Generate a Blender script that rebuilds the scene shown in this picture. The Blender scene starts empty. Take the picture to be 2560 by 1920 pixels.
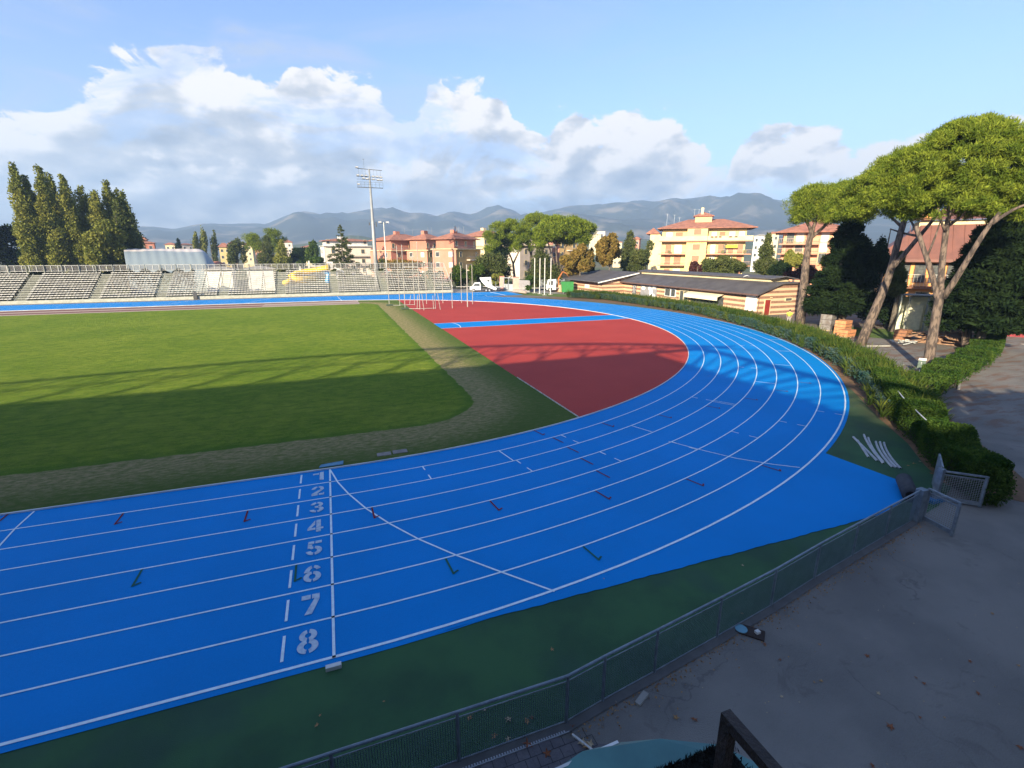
import bpy, math, random
import numpy as np
from mathutils import Vector, Matrix
random.seed(7); rng = np.random.default_rng(7)
scn = bpy.context.scene
col = scn.collection
R = math.radians

# ---------------------------------------------------------------- camera
CAM = np.array([0.5898, -55.3158, 8.1369]); YAW = .3556; PITCH = -.2633; F = 1214.1
cd = bpy.data.cameras.new('camera'); cam = bpy.data.objects.new('camera', cd); col.objects.link(cam)
cd.sensor_width = 36; cd.lens = F / 2560 * 36; cd.clip_start = .05; cd.clip_end = 20000
cam.location = CAM; cam.rotation_euler = (math.pi / 2 + PITCH, 0, -YAW)
scn.camera = cam
scn.render.resolution_x = 1024; scn.render.resolution_y = 768
_f = np.array([math.sin(YAW) * math.cos(PITCH), math.cos(YAW) * math.cos(PITCH), math.sin(PITCH)])
_r = np.array([math.cos(YAW), -math.sin(YAW), 0.]); _u = np.cross(_r, _f)

# ---------------------------------------------------------------- sun, sky, exposure
SUN_EL = R(19.); SH = np.array([.765, .644])          # ground direction in which shadows fall
SUN_ROT = math.atan2(-SH[0], -SH[1])                   # compass direction of the sun
sd = bpy.data.lights.new('sun', 'SUN'); sd.energy = 5.0; sd.angle = R(.55); sd.color = (1., .85, .60)
sun = bpy.data.objects.new('sun', sd); col.objects.link(sun)
sun.rotation_euler = Vector((SH[0] * math.cos(SUN_EL), SH[1] * math.cos(SUN_EL), -math.sin(SUN_EL))).to_track_quat('-Z', 'Y').to_euler()
sun.location = (-60, -120, 60)
scn.view_settings.view_transform = 'Standard'; scn.view_settings.look = 'None'
EXPO = 1.65; scn.view_settings.exposure = EXPO; scn.view_settings.gamma = 1
try:
    scn.cycles.max_bounces = 5; scn.cycles.transparent_max_bounces = 8; scn.cycles.volume_bounces = 0
except Exception: pass

NDIM = '3D'
def nmath(nt, op, a, b=None, c=None, clamp=False):
    n = nt.nodes.new('ShaderNodeMath'); n.operation = op; n.use_clamp = clamp
    for i, v in enumerate((a, b, c)):
        if v is None: continue
        if isinstance(v, (int, float)): n.inputs[i].default_value = v
        else: nt.links.new(v, n.inputs[i])
    return n.outputs[0]
def nmix(nt, fac, a, b):
    n = nt.nodes.new('ShaderNodeMix'); n.data_type = 'RGBA'
    for s, v in ((n.inputs[0], fac), (n.inputs[6], a), (n.inputs[7], b)):
        if isinstance(v, (int, float)): s.default_value = v
        elif isinstance(v, tuple): s.default_value = v if len(v) == 4 else (*v, 1)
        else: nt.links.new(v, s)
    return n.outputs[2]
def nnoise(nt, vec, scale, detail=4, rough=.55, dist=0):
    n = nt.nodes.new('ShaderNodeTexNoise'); n.inputs['Scale'].default_value = scale
    n.inputs['Detail'].default_value = detail; n.noise_dimensions = NDIM; n.inputs['Roughness'].default_value = rough; n.inputs['Distortion'].default_value = dist
    if vec is not None: nt.links.new(vec, n.inputs['Vector'])
    return n.outputs['Fac']
def nstep(nt, v, a, b):
    n = nt.nodes.new('ShaderNodeMapRange'); n.interpolation_type = 'SMOOTHSTEP'
    n.inputs['From Min'].default_value = a; n.inputs['From Max'].default_value = b
    nt.links.new(v, n.inputs['Value']); return n.outputs[0]
def ncurve(nt, v, pts, lo, hi):
    """piecewise curve; pts are (x in 0..1, y in lo..hi)"""
    n = nt.nodes.new('ShaderNodeFloatCurve'); c = n.mapping.curves[0]
    for i, (x, y) in enumerate(pts):
        y = (y - lo) / (hi - lo)
        if i == 0: c.points[0].location = (x, y)
        elif i == len(pts) - 1: c.points[-1].location = (x, y)
        else: c.points.new(x, y)
    n.mapping.update(); nt.links.new(v, n.inputs['Value'])
    return nmath(nt, 'MULTIPLY_ADD', n.outputs[0], hi - lo, lo)

def build_world():
    w = bpy.data.worlds.new('World'); scn.world = w; w.use_nodes = True; nt = w.node_tree
    bg = nt.nodes['Background']; S = .05; K = S * 2 ** EXPO; bg.inputs['Strength'].default_value = S
    sky = nt.nodes.new('ShaderNodeTexSky'); sky.sky_type = 'NISHITA'; sky.sun_disc = False
    sky.sun_elevation = SUN_EL; sky.sun_rotation = SUN_ROT; sky.air_density = 1.; sky.dust_density = 1.2; sky.ozone_density = 1.5
    tc = nt.nodes.new('ShaderNodeTexCoord'); sep = nt.nodes.new('ShaderNodeSeparateXYZ')
    nt.links.new(tc.outputs['Generated'], sep.inputs[0])
    X, Y, Z = sep.outputs
    az = nmath(nt, 'ARCTAN2', X, Y)                       # 0 = +y, clockwise
    el = nmath(nt, 'ARCSINE', Z)
    azn = nmath(nt, 'MULTIPLY_ADD', az, 1 / 6.2832, .5)   # 0..1
    # cloud banks in compass direction / height above the horizon
    def dirs(px, py):
        d = _r * (px - 1280) / F - _u * (py - 960) / F + _f; d /= np.linalg.norm(d)
        return math.atan2(d[0], d[1]) / 6.2832 + .5, math.asin(d[2])
    comb = nt.nodes.new('ShaderNodeCombineXYZ')
    nt.links.new(az, comb.inputs[0]); nt.links.new(nmath(nt, 'MULTIPLY', el, 1.7), comb.inputs[1])
    V = comb.outputs[0]
    mp = nt.nodes.new('ShaderNodeVectorMath'); mp.operation = 'ADD'; nt.links.new(V, mp.inputs[0]); mp.inputs[1].default_value = (-.022, .034, 0)
    V2 = mp.outputs[0]
    # shared billow noise: broad lumps, cauliflower heads, fine fray
    def billow(vec, seed):
        sv = nt.nodes.new('ShaderNodeVectorMath'); sv.operation = 'ADD'; nt.links.new(vec, sv.inputs[0]); sv.inputs[1].default_value = (seed, seed * .7, 0)
        n1 = nnoise(nt, sv.outputs[0], 5.5, 3, .5, .2); n2 = nnoise(nt, sv.outputs[0], 12, 9, .66, .3)
        vo = nt.nodes.new('ShaderNodeTexVoronoi'); vo.feature = 'F1'; vo.voronoi_dimensions = '2D'; vo.inputs['Scale'].default_value = 21; nt.links.new(sv.outputs[0], vo.inputs['Vector'])
        v = nmath(nt, 'MULTIPLY', nmath(nt, 'SUBTRACT', .42, vo.outputs['Distance']), .30)
        return nmath(nt, 'ADD', nmath(nt, 'ADD', nmath(nt, 'MULTIPLY', nmath(nt, 'SUBTRACT', n1, .5), .9), nmath(nt, 'MULTIPLY', nmath(nt, 'SUBTRACT', n2, .5), 1.25)), v)
    BL = {}
    def band(tops, bases, amp, soft, seed, vec, elv):
        t = ncurve(nt, azn, [dirs(*p) for p in tops], -.2, 1.2)
        b = ncurve(nt, azn, [dirs(*p) for p in bases], -.2, 1.2)
        n = billow(vec, seed)
        tt = nmath(nt, 'ADD', nmath(nt, 'SUBTRACT', t, elv), nmath(nt, 'MULTIPLY', n, amp))
        bb = nmath(nt, 'ADD', nmath(nt, 'SUBTRACT', elv, b), nmath(nt, 'MULTIPLY', n, amp * .35))
        m = nmath(nt, 'MULTIPLY', nstep(nt, tt, 0, soft), nstep(nt, bb, 0, soft * 1.6))
        return m, tt, n
    H_ = 650
    topsA = [(-900, 640), (-400, 230), (0, 300), (150, 255), (250, 170), (330, 118), (450, 128), (580, 152), (660, 200), (705, 215), (735, 172), (820, 190), (890, 215), (950, 255), (1020, 300), (1065, 235), (1150, 212), (1240, 225), (1300, 300), (1345, 330), (1410, 262), (1470, 275), (1530, 290), (1640, 275), (1700, 305), (1720, 360), (1760, 400), (1850, 425), (1905, 470), (1960, 640)]
    basesA = [(-900, 660), (-400, 660), (0, 650), (700, 620), (1200, 600), (1280, 570), (1500, 550), (1700, 535), (1800, 505), (1905, 500), (1960, 520)]
    elo = nmath(nt, 'ADD', el, .035)
    mA, tA, nA = band(topsA, basesA, .10, .015, 3.1, V, el)
    topsB = [(1700, 620), (1810, 470), (1855, 335), (1875, 315), (1930, 320), (2020, 300), (2080, 305), (2140, 335), (2260, 325), (2330, 310), (2420, 330), (2560, 280), (2800, 300), (3300, 640)]
    basesB = [(1700, 520), (1850, 470), (2000, 480), (2150, 480), (2300, 500), (2560, 520), (2800, 520), (3300, 520)]
    mB, tB, nB = band(topsB, basesB, .08, .015, 9.7, V, el)
    # a second row of heads low over the mountains, in front of the big bank
    topsC = [(-900, 640), (0, 395), (200, 420), (420, 405), (560, 380), (640, 430), (800, 420), (930, 400), (1000, 415), (1190, 425), (1230, 480), (1290, 460), (1400, 500), (1550, 470), (1680, 440), (1900, 455), (1960, 640)]
    basesC = [(-900, 660), (0, 560), (600, 545), (1000, 500), (1200, 500), (1260, 545), (1500, 540), (1800, 500), (1960, 520)]
    mC, tC, nC = band(topsC, basesC, .075, .025, 15.3, V, el)
    holes = nstep(nt, nnoise(nt, V, 4.3, 7, .65, .5), .36, .50)
    mA = nmath(nt, 'MULTIPLY', mA, nmath(nt, 'MULTIPLY_ADD', holes, .5, .5))
    m = nmath(nt, 'MAXIMUM', nmath(nt, 'MAXIMUM', mA, mB), nmath(nt, 'MULTIPLY', mC, .9))
    # light: bright on the sun facing rims, grey towards the flat bases
    def rel(vec): return nmath(nt, 'ADD', nnoise(nt, vec, 8.5, 4, .5, .15), nmath(nt, 'MULTIPLY', nnoise(nt, vec, 24, 4, .55, .1), .30))
    rlA = nmath(nt, 'SUBTRACT', rel(V), rel(V2)); rlA = nmath(nt, 'ADD', rlA, nmath(nt, 'MULTIPLY', nA, .22)); rlB = rlA
    lumA = nmath(nt, 'ADD', nmath(nt, 'MULTIPLY', rlA, 1.15), nmath(nt, 'MULTIPLY_ADD', nstep(nt, tA, -.01, .17), -.46, .93))
    lumB = nmath(nt, 'ADD', nmath(nt, 'MULTIPLY', rlB, 1.1), nmath(nt, 'MULTIPLY_ADD', nstep(nt, tB, -.01, .13), -.56, 1.0))
    lumC = nmath(nt, 'ADD', nmath(nt, 'MULTIPLY', rlA, 1.0), nmath(nt, 'MULTIPLY_ADD', nstep(nt, tC, -.01, .07), -.60, .98))
    inB = nstep(nt, azn, dirs(1790, 430)[0] - .004, dirs(1790, 430)[0] + .004)
    lm = nt.nodes.new('ShaderNodeMix'); lm.data_type = 'FLOAT'; nt.links.new(nmath(nt, 'MULTIPLY', mC, .8), lm.inputs[0]); nt.links.new(lumA, lm.inputs[2]); nt.links.new(lumC, lm.inputs[3])
    l2 = nt.nodes.new('ShaderNodeMix'); l2.data_type = 'FLOAT'; nt.links.new(nmath(nt, 'MULTIPLY', inB, mB), l2.inputs[0]); nt.links.new(lm.outputs[0], l2.inputs[2]); nt.links.new(lumB, l2.inputs[3])
    lum = nmath(nt, 'ADD', l2.outputs[0], 0., clamp=True)
    ramp = nt.nodes.new('ShaderNodeValToRGB'); nt.links.new(lum, ramp.inputs[0]); e = ramp.color_ramp.elements
    e[0].position = 0.08; e[0].color = (.30, .345, .43, 1); e[1].position = .88; e[1].color = (1.22, 1.15, 1.07, 1)
    x = e.new(.42); x.color = (.53, .57, .64, 1); x = e.new(.66); x.color = (.76, .77, .79, 1)
    cl = nt.nodes.new('ShaderNodeVectorMath'); cl.operation = 'SCALE'; nt.links.new(ramp.outputs[0], cl.inputs[0]); cl.inputs['Scale'].default_value = 1 / K
    # thin high veil
    st = nt.nodes.new('ShaderNodeMapping'); nt.links.new(V, st.inputs[0]); st.inputs['Scale'].default_value = (1, 2.6, 1); st.inputs['Rotation'].default_value = (0, 0, .25)
    veil = nmath(nt, 'MULTIPLY', nstep(nt, nnoise(nt, st.outputs[0], 2.6, 7, .6, .6), .42, .75), nmath(nt, 'MULTIPLY_ADD', nstep(nt, az, .4, -.2), .6, .2))
    skyg = nt.nodes.new('ShaderNodeMix'); skyg.data_type = 'RGBA'; skyg.blend_type = 'MULTIPLY'; skyg.inputs[0].default_value = 1
    nt.links.new(sky.outputs[0], skyg.inputs[6]); skyg.inputs[7].default_value = SKYMUL
    # milky air near the horizon
    hz = nmath(nt, 'MULTIPLY', nstep(nt, el, .42, 0.0), .36)
    base = nmix(nt, hz, skyg.outputs[2], (.60 / K, .68 / K, .88 / K))
    c1 = nmix(nt, veil, base, (.64 / K, .70 / K, .80 / K))
    c2 = nmix(nt, nmath(nt, 'MULTIPLY', m, .96), c1, cl.outputs[0])
    nt.links.new(c2, bg.inputs['Color'])
SKYMUL = (1.34, 1.48, 1.95, 1)
NDIM = '2D'; build_world(); NDIM = '3D'

# ---------------------------------------------------------------- helpers
def ray(px, py): return _r * (px - 1280) / F - _u * (py - 960) / F + _f
def at(px, py, D):                      # point seen at a pixel, D metres away measured on the ground
    d = ray(px, py); return CAM + d * D / math.hypot(d[0], d[1])
def gp(px, py, h=0.):                   # point seen at a pixel on the level h
    d = ray(px, py); return CAM + d * (h - CAM[2]) / d[2]
def tag(o, label=None, cat=None, group=None, kind=None):
    if label: o['label'] = label
    if cat: o['category'] = cat
    if group: o['group'] = group
    if kind: o['kind'] = kind
    return o
def thing(name, label, cat, loc=(0, 0, 0), rz=0., group=None):
    o = bpy.data.objects.new(name, None); o.location = tuple(float(v) for v in loc); o.rotation_euler = (0, 0, rz)
    o.empty_display_size = .3; col.objects.link(o); return tag(o, label, cat, group)
def dup(root, loc=None, rz=None, label=None):
    r = root.copy(); col.objects.link(r)
    if loc is not None: r.location = loc
    if rz is not None: r.rotation_euler = (0, 0, rz)
    if label: r['label'] = label
    for ch in list(root.children):
        c = ch.copy(); col.objects.link(c); c.parent = r
        for g in list(ch.children):
            d = g.copy(); col.objects.link(d); d.parent = c
    return r
class MB:
    def __init__(s): s.v = []; s.f = []
    def add(s, vs, fs):
        o = len(s.v); s.v.extend([tuple(map(float, v)) for v in vs]); s.f.extend([tuple(i + o for i in f) for f in fs]); return s
    def box(s, x0, x1, y0, y1, z0, z1):
        return s.add([(x0, y0, z0), (x1, y0, z0), (x1, y1, z0), (x0, y1, z0), (x0, y0, z1), (x1, y0, z1), (x1, y1, z1), (x0, y1, z1)],
                     [(3, 2, 1, 0), (4, 5, 6, 7), (0, 1, 5, 4), (1, 2, 6, 5), (2, 3, 7, 6), (3, 0, 4, 7)])
    def bar(s, a, b, w, h=None):
        a = Vector(a); b = Vector(b); d = (b - a)
        if d.length < 1e-6: return s
        d.normalize(); up = Vector((0, 0, 1)) if abs(d.z) < .95 else Vector((0, 1, 0))
        x = d.cross(up).normalized() * w / 2; y = x.cross(d).normalized() * (h or w) / 2
        vs = [p + i * x + j * y for p in (a, b) for i, j in ((-1, -1), (1, -1), (1, 1), (-1, 1))]
        return s.add(vs, [(3, 2, 1, 0), (4, 5, 6, 7), (0, 1, 5, 4), (1, 2, 6, 5), (2, 3, 7, 6), (3, 0, 4, 7)])
    def tube(s, pts, rad, n=8, caps=True):
        pts = [Vector(p) for p in pts]; o = len(s.v)
        if not hasattr(rad, '__len__'): rad = [rad] * len(pts)
        X = None
        for i, p in enumerate(pts):
            d = (pts[min(i + 1, len(pts) - 1)] - pts[max(i - 1, 0)]).normalized()
            if X is None:
                X = d.cross(Vector((0, 0, 1)) if abs(d.z) < .9 else Vector((1, 0, 0))).normalized()
            X = (X - d * X.dot(d)).normalized(); Y = d.cross(X)
            for k in range(n):
                a = 2 * math.pi * k / n; s.v.append(tuple(p + (X * math.cos(a) + Y * math.sin(a)) * rad[i]))
        for i in range(len(pts) - 1):
            for k in range(n):
                k2 = (k + 1) % n; s.f.append((o + i * n + k, o + i * n + k2, o + (i + 1) * n + k2, o + (i + 1) * n + k))
        if caps:
            s.f.append(tuple(o + k for k in range(n))[::-1]); s.f.append(tuple(o + (len(pts) - 1) * n + k for k in range(n)))
        return s
    def poly(s, pts, z=None):
        return s.add([(p[0], p[1], z if z is not None else p[2]) for p in pts], [tuple(range(len(pts)))])
    def prism(s, pts, z0, z1):
        n = len(pts)
        return s.add([(p[0], p[1], z0) for p in pts] + [(p[0], p[1], z1) for p in pts],
                     [tuple(range(n))[::-1], tuple(range(n, 2 * n))] + [(i, (i + 1) % n, n + (i + 1) % n, n + i) for i in range(n)])
    def strip(s, A, B, za, zb=None):
        zb = za if zb is None else zb; n = len(A)
        return s.add([(p[0], p[1], za) for p in A] + [(p[0], p[1], zb) for p in B], [(i, i + 1, n + i + 1, n + i) for i in range(n - 1)])
    def build(s, name, mat, parent=None, world=False, smooth=False):
        v = s.v
        if world and parent is not None:
            l = parent.location; c, q = math.cos(-parent.rotation_euler.z), math.sin(-parent.rotation_euler.z)
            v = [((x - l.x) * c - (y - l.y) * q, (x - l.x) * q + (y - l.y) * c, z - l.z) for x, y, z in v]
        me = bpy.data.meshes.new(name); me.from_pydata(v, [], s.f)
        if mat: me.materials.append(mat)
        if smooth: me.polygons.foreach_set('use_smooth', [True] * len(me.polygons))
        me.update(); o = bpy.data.objects.new(name, me); col.objects.link(o)
        if parent is not None: o.parent = parent
        return o
def npmesh(name, V, Fq, mat, parent=None, k=4):
    me = bpy.data.meshes.new(name); n = len(Fq)
    me.vertices.add(len(V)); me.vertices.foreach_set('co', np.asarray(V, np.float32).ravel())
    me.loops.add(n * k); me.loops.foreach_set('vertex_index', np.asarray(Fq, np.int32).ravel())
    me.polygons.add(n); me.polygons.foreach_set('loop_start', np.arange(0, n * k, k, dtype=np.int32))
    try: me.polygons.foreach_set('loop_total', np.full(n, k, np.int32))
    except Exception: pass
    me.materials.append(mat); me.update(calc_edges=True); me.validate()
    o = bpy.data.objects.new(name, me); col.objects.link(o)
    if parent is not None: o.parent = parent
    return o

MATS = {}
def mat(name, c, c2=None, rough=.8, scale=3., detail=5, bump=0., bscale=None, metal=0., spec=.3, lo=.35, hi=.65, stretch=None, rot=0., alpha=None, coord='Object'):
    if name in MATS: return MATS[name]
    m = bpy.data.materials.new(name); m.use_nodes = True; nt = m.node_tree; p = nt.nodes['Principled BSDF']
    p.inputs['Roughness'].default_value = rough; p.inputs['Metallic'].default_value = metal
    p.inputs['Specular IOR Level'].default_value = spec
    tc = nt.nodes.new('ShaderNodeTexCoord'); vec = tc.outputs[coord]
    if stretch:
        mp = nt.nodes.new('ShaderNodeMapping'); nt.links.new(vec, mp.inputs[0]); mp.inputs['Scale'].default_value = stretch; mp.inputs['Rotation'].default_value = (0, 0, rot); vec = mp.outputs[0]
    if c2 is None: c2 = tuple(x * .82 for x in c)
    f = nnoise(nt, vec, scale, detail)
    nt.links.new(nmix(nt, nstep(nt, f, lo, hi), c, c2), p.inputs['Base Color'])
    if bump:
        b = nt.nodes.new('ShaderNodeBump'); b.inputs['Strength'].default_value = bump; b.inputs['Distance'].default_value = .05
        nt.links.new(nnoise(nt, vec, bscale or scale * 4, 3), b.inputs['Height']); nt.links.new(b.outputs[0], p.inputs['Normal'])
    if alpha: p.inputs['Alpha'].default_value = alpha
    MATS[name] = m; m['v'] = 1; return m
def foliage(name, c, c2, c3=None, scale=.5, trans=.35):
    if name in MATS: return MATS[name]
    m = bpy.data.materials.new(name); m.use_nodes = True; nt = m.node_tree; nt.nodes.remove(nt.nodes['Principled BSDF'])
    out = nt.nodes['Material Output']; tc = nt.nodes.new('ShaderNodeTexCoord'); geo = nt.nodes.new('ShaderNodeNewGeometry')
    f = nstep(nt, nnoise(nt, tc.outputs['Object'], scale, 4), .38, .62)
    a = nmix(nt, f, c, c2)
    a = nmix(nt, nmath(nt, 'MULTIPLY', geo.outputs['Random Per Island'], .75), a, c3 or tuple(x * .55 for x in c))
    d = nt.nodes.new('ShaderNodeBsdfDiffuse'); t = nt.nodes.new('ShaderNodeBsdfTranslucent'); mx = nt.nodes.new('ShaderNodeMixShader')
    nt.links.new(a, d.inputs[0]); nt.links.new(a, t.inputs[0]); mx.inputs[0].default_value = trans
    nt.links.new(d.outputs[0], mx.inputs[1]); nt.links.new(t.outputs[0], mx.inputs[2]); nt.links.new(mx.outputs[0], out.inputs[0])
    MATS[name] = m; return m

# ---------------------------------------------------------------- ground, track, field
R0 = 36.5; LW = 1.22
M_asph = None
def asphalt_mat():
    m = mat('asphalt', (.20, .185, .165), (.135, .127, .115), rough=.9, scale=.35, detail=6, bump=.35, bscale=40)
    nt = m.node_tree; p = nt.nodes['Principled BSDF']; src = p.inputs['Base Color'].links[0].from_socket
    tc = nt.nodes['Texture Coordinate'].outputs['Object']
    vo = nt.nodes.new('ShaderNodeTexVoronoi'); vo.feature = 'DISTANCE_TO_EDGE'; vo.inputs['Scale'].default_value = .22; 
    wv = nt.nodes.new('ShaderNodeVectorMath'); wv.operation = 'ADD'; nt.links.new(tc, wv.inputs[0])
    nn = nt.nodes.new('ShaderNodeTexNoise'); nn.inputs['Scale'].default_value = .9; nn.inputs['Detail'].default_value = 6; nt.links.new(tc, nn.inputs['Vector'])
    sc = nt.nodes.new('ShaderNodeVectorMath'); sc.operation = 'SCALE'; sc.inputs['Scale'].default_value = 1.6; nt.links.new(nn.outputs['Color'], sc.inputs[0]); nt.links.new(sc.outputs[0], wv.inputs[1]); nt.links.new(wv.outputs[0], vo.inputs['Vector'])
    crack = nmath(nt, 'MULTIPLY', nstep(nt, vo.outputs['Distance'], .006, .001), nstep(nt, nnoise(nt, tc, .25, 3), .5, .6))
    a = nmix(nt, nmath(nt, 'MULTIPLY', crack, .4), src, (.03, .03, .033))
    grit = nstep(nt, nnoise(nt, tc, 55, 2), .3, .75)
    a = nmix(nt, nmath(nt, 'MULTIPLY', grit, .4), a, (.2, .2, .2))
    a = nmix(nt, nmath(nt, 'MULTIPLY', nstep(nt, nnoise(nt, tc, 1.1, 8, .7, 1.), .56, .66), .30), a, (.075, .07, .066))
    # fallen needles drift over the tarmac by the hedge
    mp = nt.nodes.new('ShaderNodeMapping'); mp.inputs['Rotation'].default_value = (0, 0, -.35); mp.inputs['Scale'].default_value = (.35, 1.3, 1); nt.links.new(tc, mp.inputs[0])
    sep = nt.nodes.new('ShaderNodeSeparateXYZ'); nt.links.new(tc, sep.inputs[0])
    zone = nstep(nt, nmath(nt, 'SUBTRACT', nmath(nt, 'MULTIPLY_ADD', sep.outputs[0], .33, -48.9), sep.outputs[1]), 9., 2.)
    zone = nmath(nt, 'MULTIPLY', zone, nstep(nt, sep.outputs[0], 26, 32))
    nd = nmath(nt, 'MULTIPLY', nstep(nt, nnoise(nt, mp.outputs[0], 1.1, 8, .7), .47, .6), zone)
    a = nmix(nt, nmath(nt, 'MULTIPLY', nd, .7), a, (.15, .075, .045))
    nt.links.new(a, p.inputs['Base Color']); return m
M_asph = asphalt_mat()
M_grnd = mat('far_ground', (.07, .09, .035), (.13, .12, .07), scale=.02, rough=1)
tag(MB().add([(x, y, -.06) for y in (-5000, -300, 300, 5000) for x in (-5000, -300, 300, 5000)], [(i + 4 * j, i + 1 + 4 * j, i + 5 + 4 * j, i + 4 + 4 * j) for i in range(3) for j in range(3)]).build('ground', M_grnd), kind='structure')
def grid(x0, x1, y0, y1, z, n=8):
    m = MB(); xs = np.linspace(x0, x1, n + 1); ys = np.linspace(y0, y1, n + 1)
    m.add([(x, y, z) for y in ys for x in xs], [(i + (n + 1) * j, i + 1 + (n + 1) * j, i + 1 + (n + 1) * (j + 1), i + (n + 1) * (j + 1)) for i in range(n) for j in range(n)]); return m
tag(grid(-130, 110, -110, 48.4, 0).build('asphalt', M_asph), kind='structure')
# gravelly yard behind the clubhouse and to the north
tag(grid(26, 46, 37, 58, .004, 2).build('yard', mat('gravel', (.30, .29, .27), (.22, .21, .2), scale=.6, rough=.95)), kind='structure')

def ring(r, a0=-90, a1=90, n=120):
    return [(r * math.cos(R(a)), r * math.sin(R(a))) for a in np.linspace(a0, a1, n)]
XL = -100.
def lane(r):                                             # whole course of a lane line, near straight, bend, far straight
    return [(x, -r) for x in np.linspace(XL, -.5, 24)] + ring(r) + [(x, r) for x in np.linspace(-.5, XL, 24)]

# painted green verge between track, hedge and fence
hedge_in = [(45.5, 30), (46.5, 22), (47.3, 14), (47.9, 7), (47.5, -2.8), (45.3, -11.2), (42.8, -17.6), (41.2, -21.6), (38.8, -26.0), (34.6, -31.9), (30.5, -36.4), (26.3, -40.2), (24.0, -42.6), (22.2, -44.3), (21.0, -45.7)]
fence_l = [(17.2, -46.93), (15.35, -47.25), (13.52, -47.58), (11.64, -47.92), (9.75, -48.3), (7.85, -48.62), (6.0, -48.92), (4.7, -49.12), (3.87, -49.27), (1.9, -49.27), (0., -49.27), (-1.9, -49.27), (-3.8, -49.27)]
def green_mat():
    m = mat('green_paint', (.035, .105, .040), (.022, .068, .032), rough=.85, scale=.5, detail=7, bump=.25, bscale=60)
    nt = m.node_tree; p = nt.nodes['Principled BSDF']; src = p.inputs['Base Color'].links[0].from_socket
    tc = nt.nodes['Texture Coordinate'].outputs['Object']
    ln = nt.nodes.new('ShaderNodeVectorMath'); ln.operation = 'LENGTH'; nt.links.new(tc, ln.inputs[0])
    sep = nt.nodes.new('ShaderNodeSeparateXYZ'); nt.links.new(tc, sep.inputs[0])
    nz = nnoise(nt, tc, .8, 6, .65)
    v = nmath(nt, 'ADD', ln.outputs['Value'], nmath(nt, 'MULTIPLY', nz, 2.))
    warm = nmath(nt, 'MULTIPLY', nstep(nt, v, 47.6, 49.6), nstep(nt, sep.outputs[1], -42.5, -36))
    a = nmix(nt, warm, src, (.16, .10, .06))
    olive = nmath(nt, 'MULTIPLY', nstep(nt, sep.outputs[1], -44, -34), .8)
    a0 = nmix(nt, olive, src, (.085, .105, .045)); nt.links.new(a0, a.node.inputs[6])
    stain = nmath(nt, 'MULTIPLY', nstep(nt, nnoise(nt, tc, .35, 6, .6), .5, .64), .45)
    a = nmix(nt, stain, a, (.05, .12, .12)); a.node.inputs[7].default_value = (.025, .06, .05, 1)
    nt.links.new(a, p.inputs['Base Color']); return m
pts = ring(46.2, -90, 42, 90)[::-1]
outer = [(-100, -49.25)] + fence_l[::-1][:-1] + [(17.2, -46.93), (19.0, -46.6), (21.0, -45.9)] + hedge_in[::-1]
verge = MB().poly([(x, y) for x, y in outer] + pts + [(-100, -46.2)], .004)
tag(verge.build('verge', green_mat()), kind='structure')
# bed of soil under the hedge
soil = mat('soil', (.21, .12, .07), (.13, .085, .05), scale=2, bump=.5, rough=1)
hb = MB(); inn = hedge_in; out = [(x * 1.055 + .3, y * 1.055 - .2) for x, y in inn]
inn = [(x * q_, y * q_) for x, y in inn for q_ in [1 - .022 * min(1, max(0, (y + 42) / 8))]]; hb.strip(inn, out, .008); tag(hb.build('soil', soil), kind='structure')
# area round the pines: grass edge and grey yard
tag(MB().poly([(50, -21), (56, -17), (60, -22), (52, -25)], .008).build('lawn', mat('lawn', (.10, .16, .03), (.06, .1, .02), scale=2, rough=1)), kind='structure')
tag(MB().poly([(35.5, 38.3), (41, 31), (46.5, 27), (45.5, 36), (41, 42), (37, 41.5)], .008).build('lawn', MATS['lawn']), kind='structure')

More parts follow.
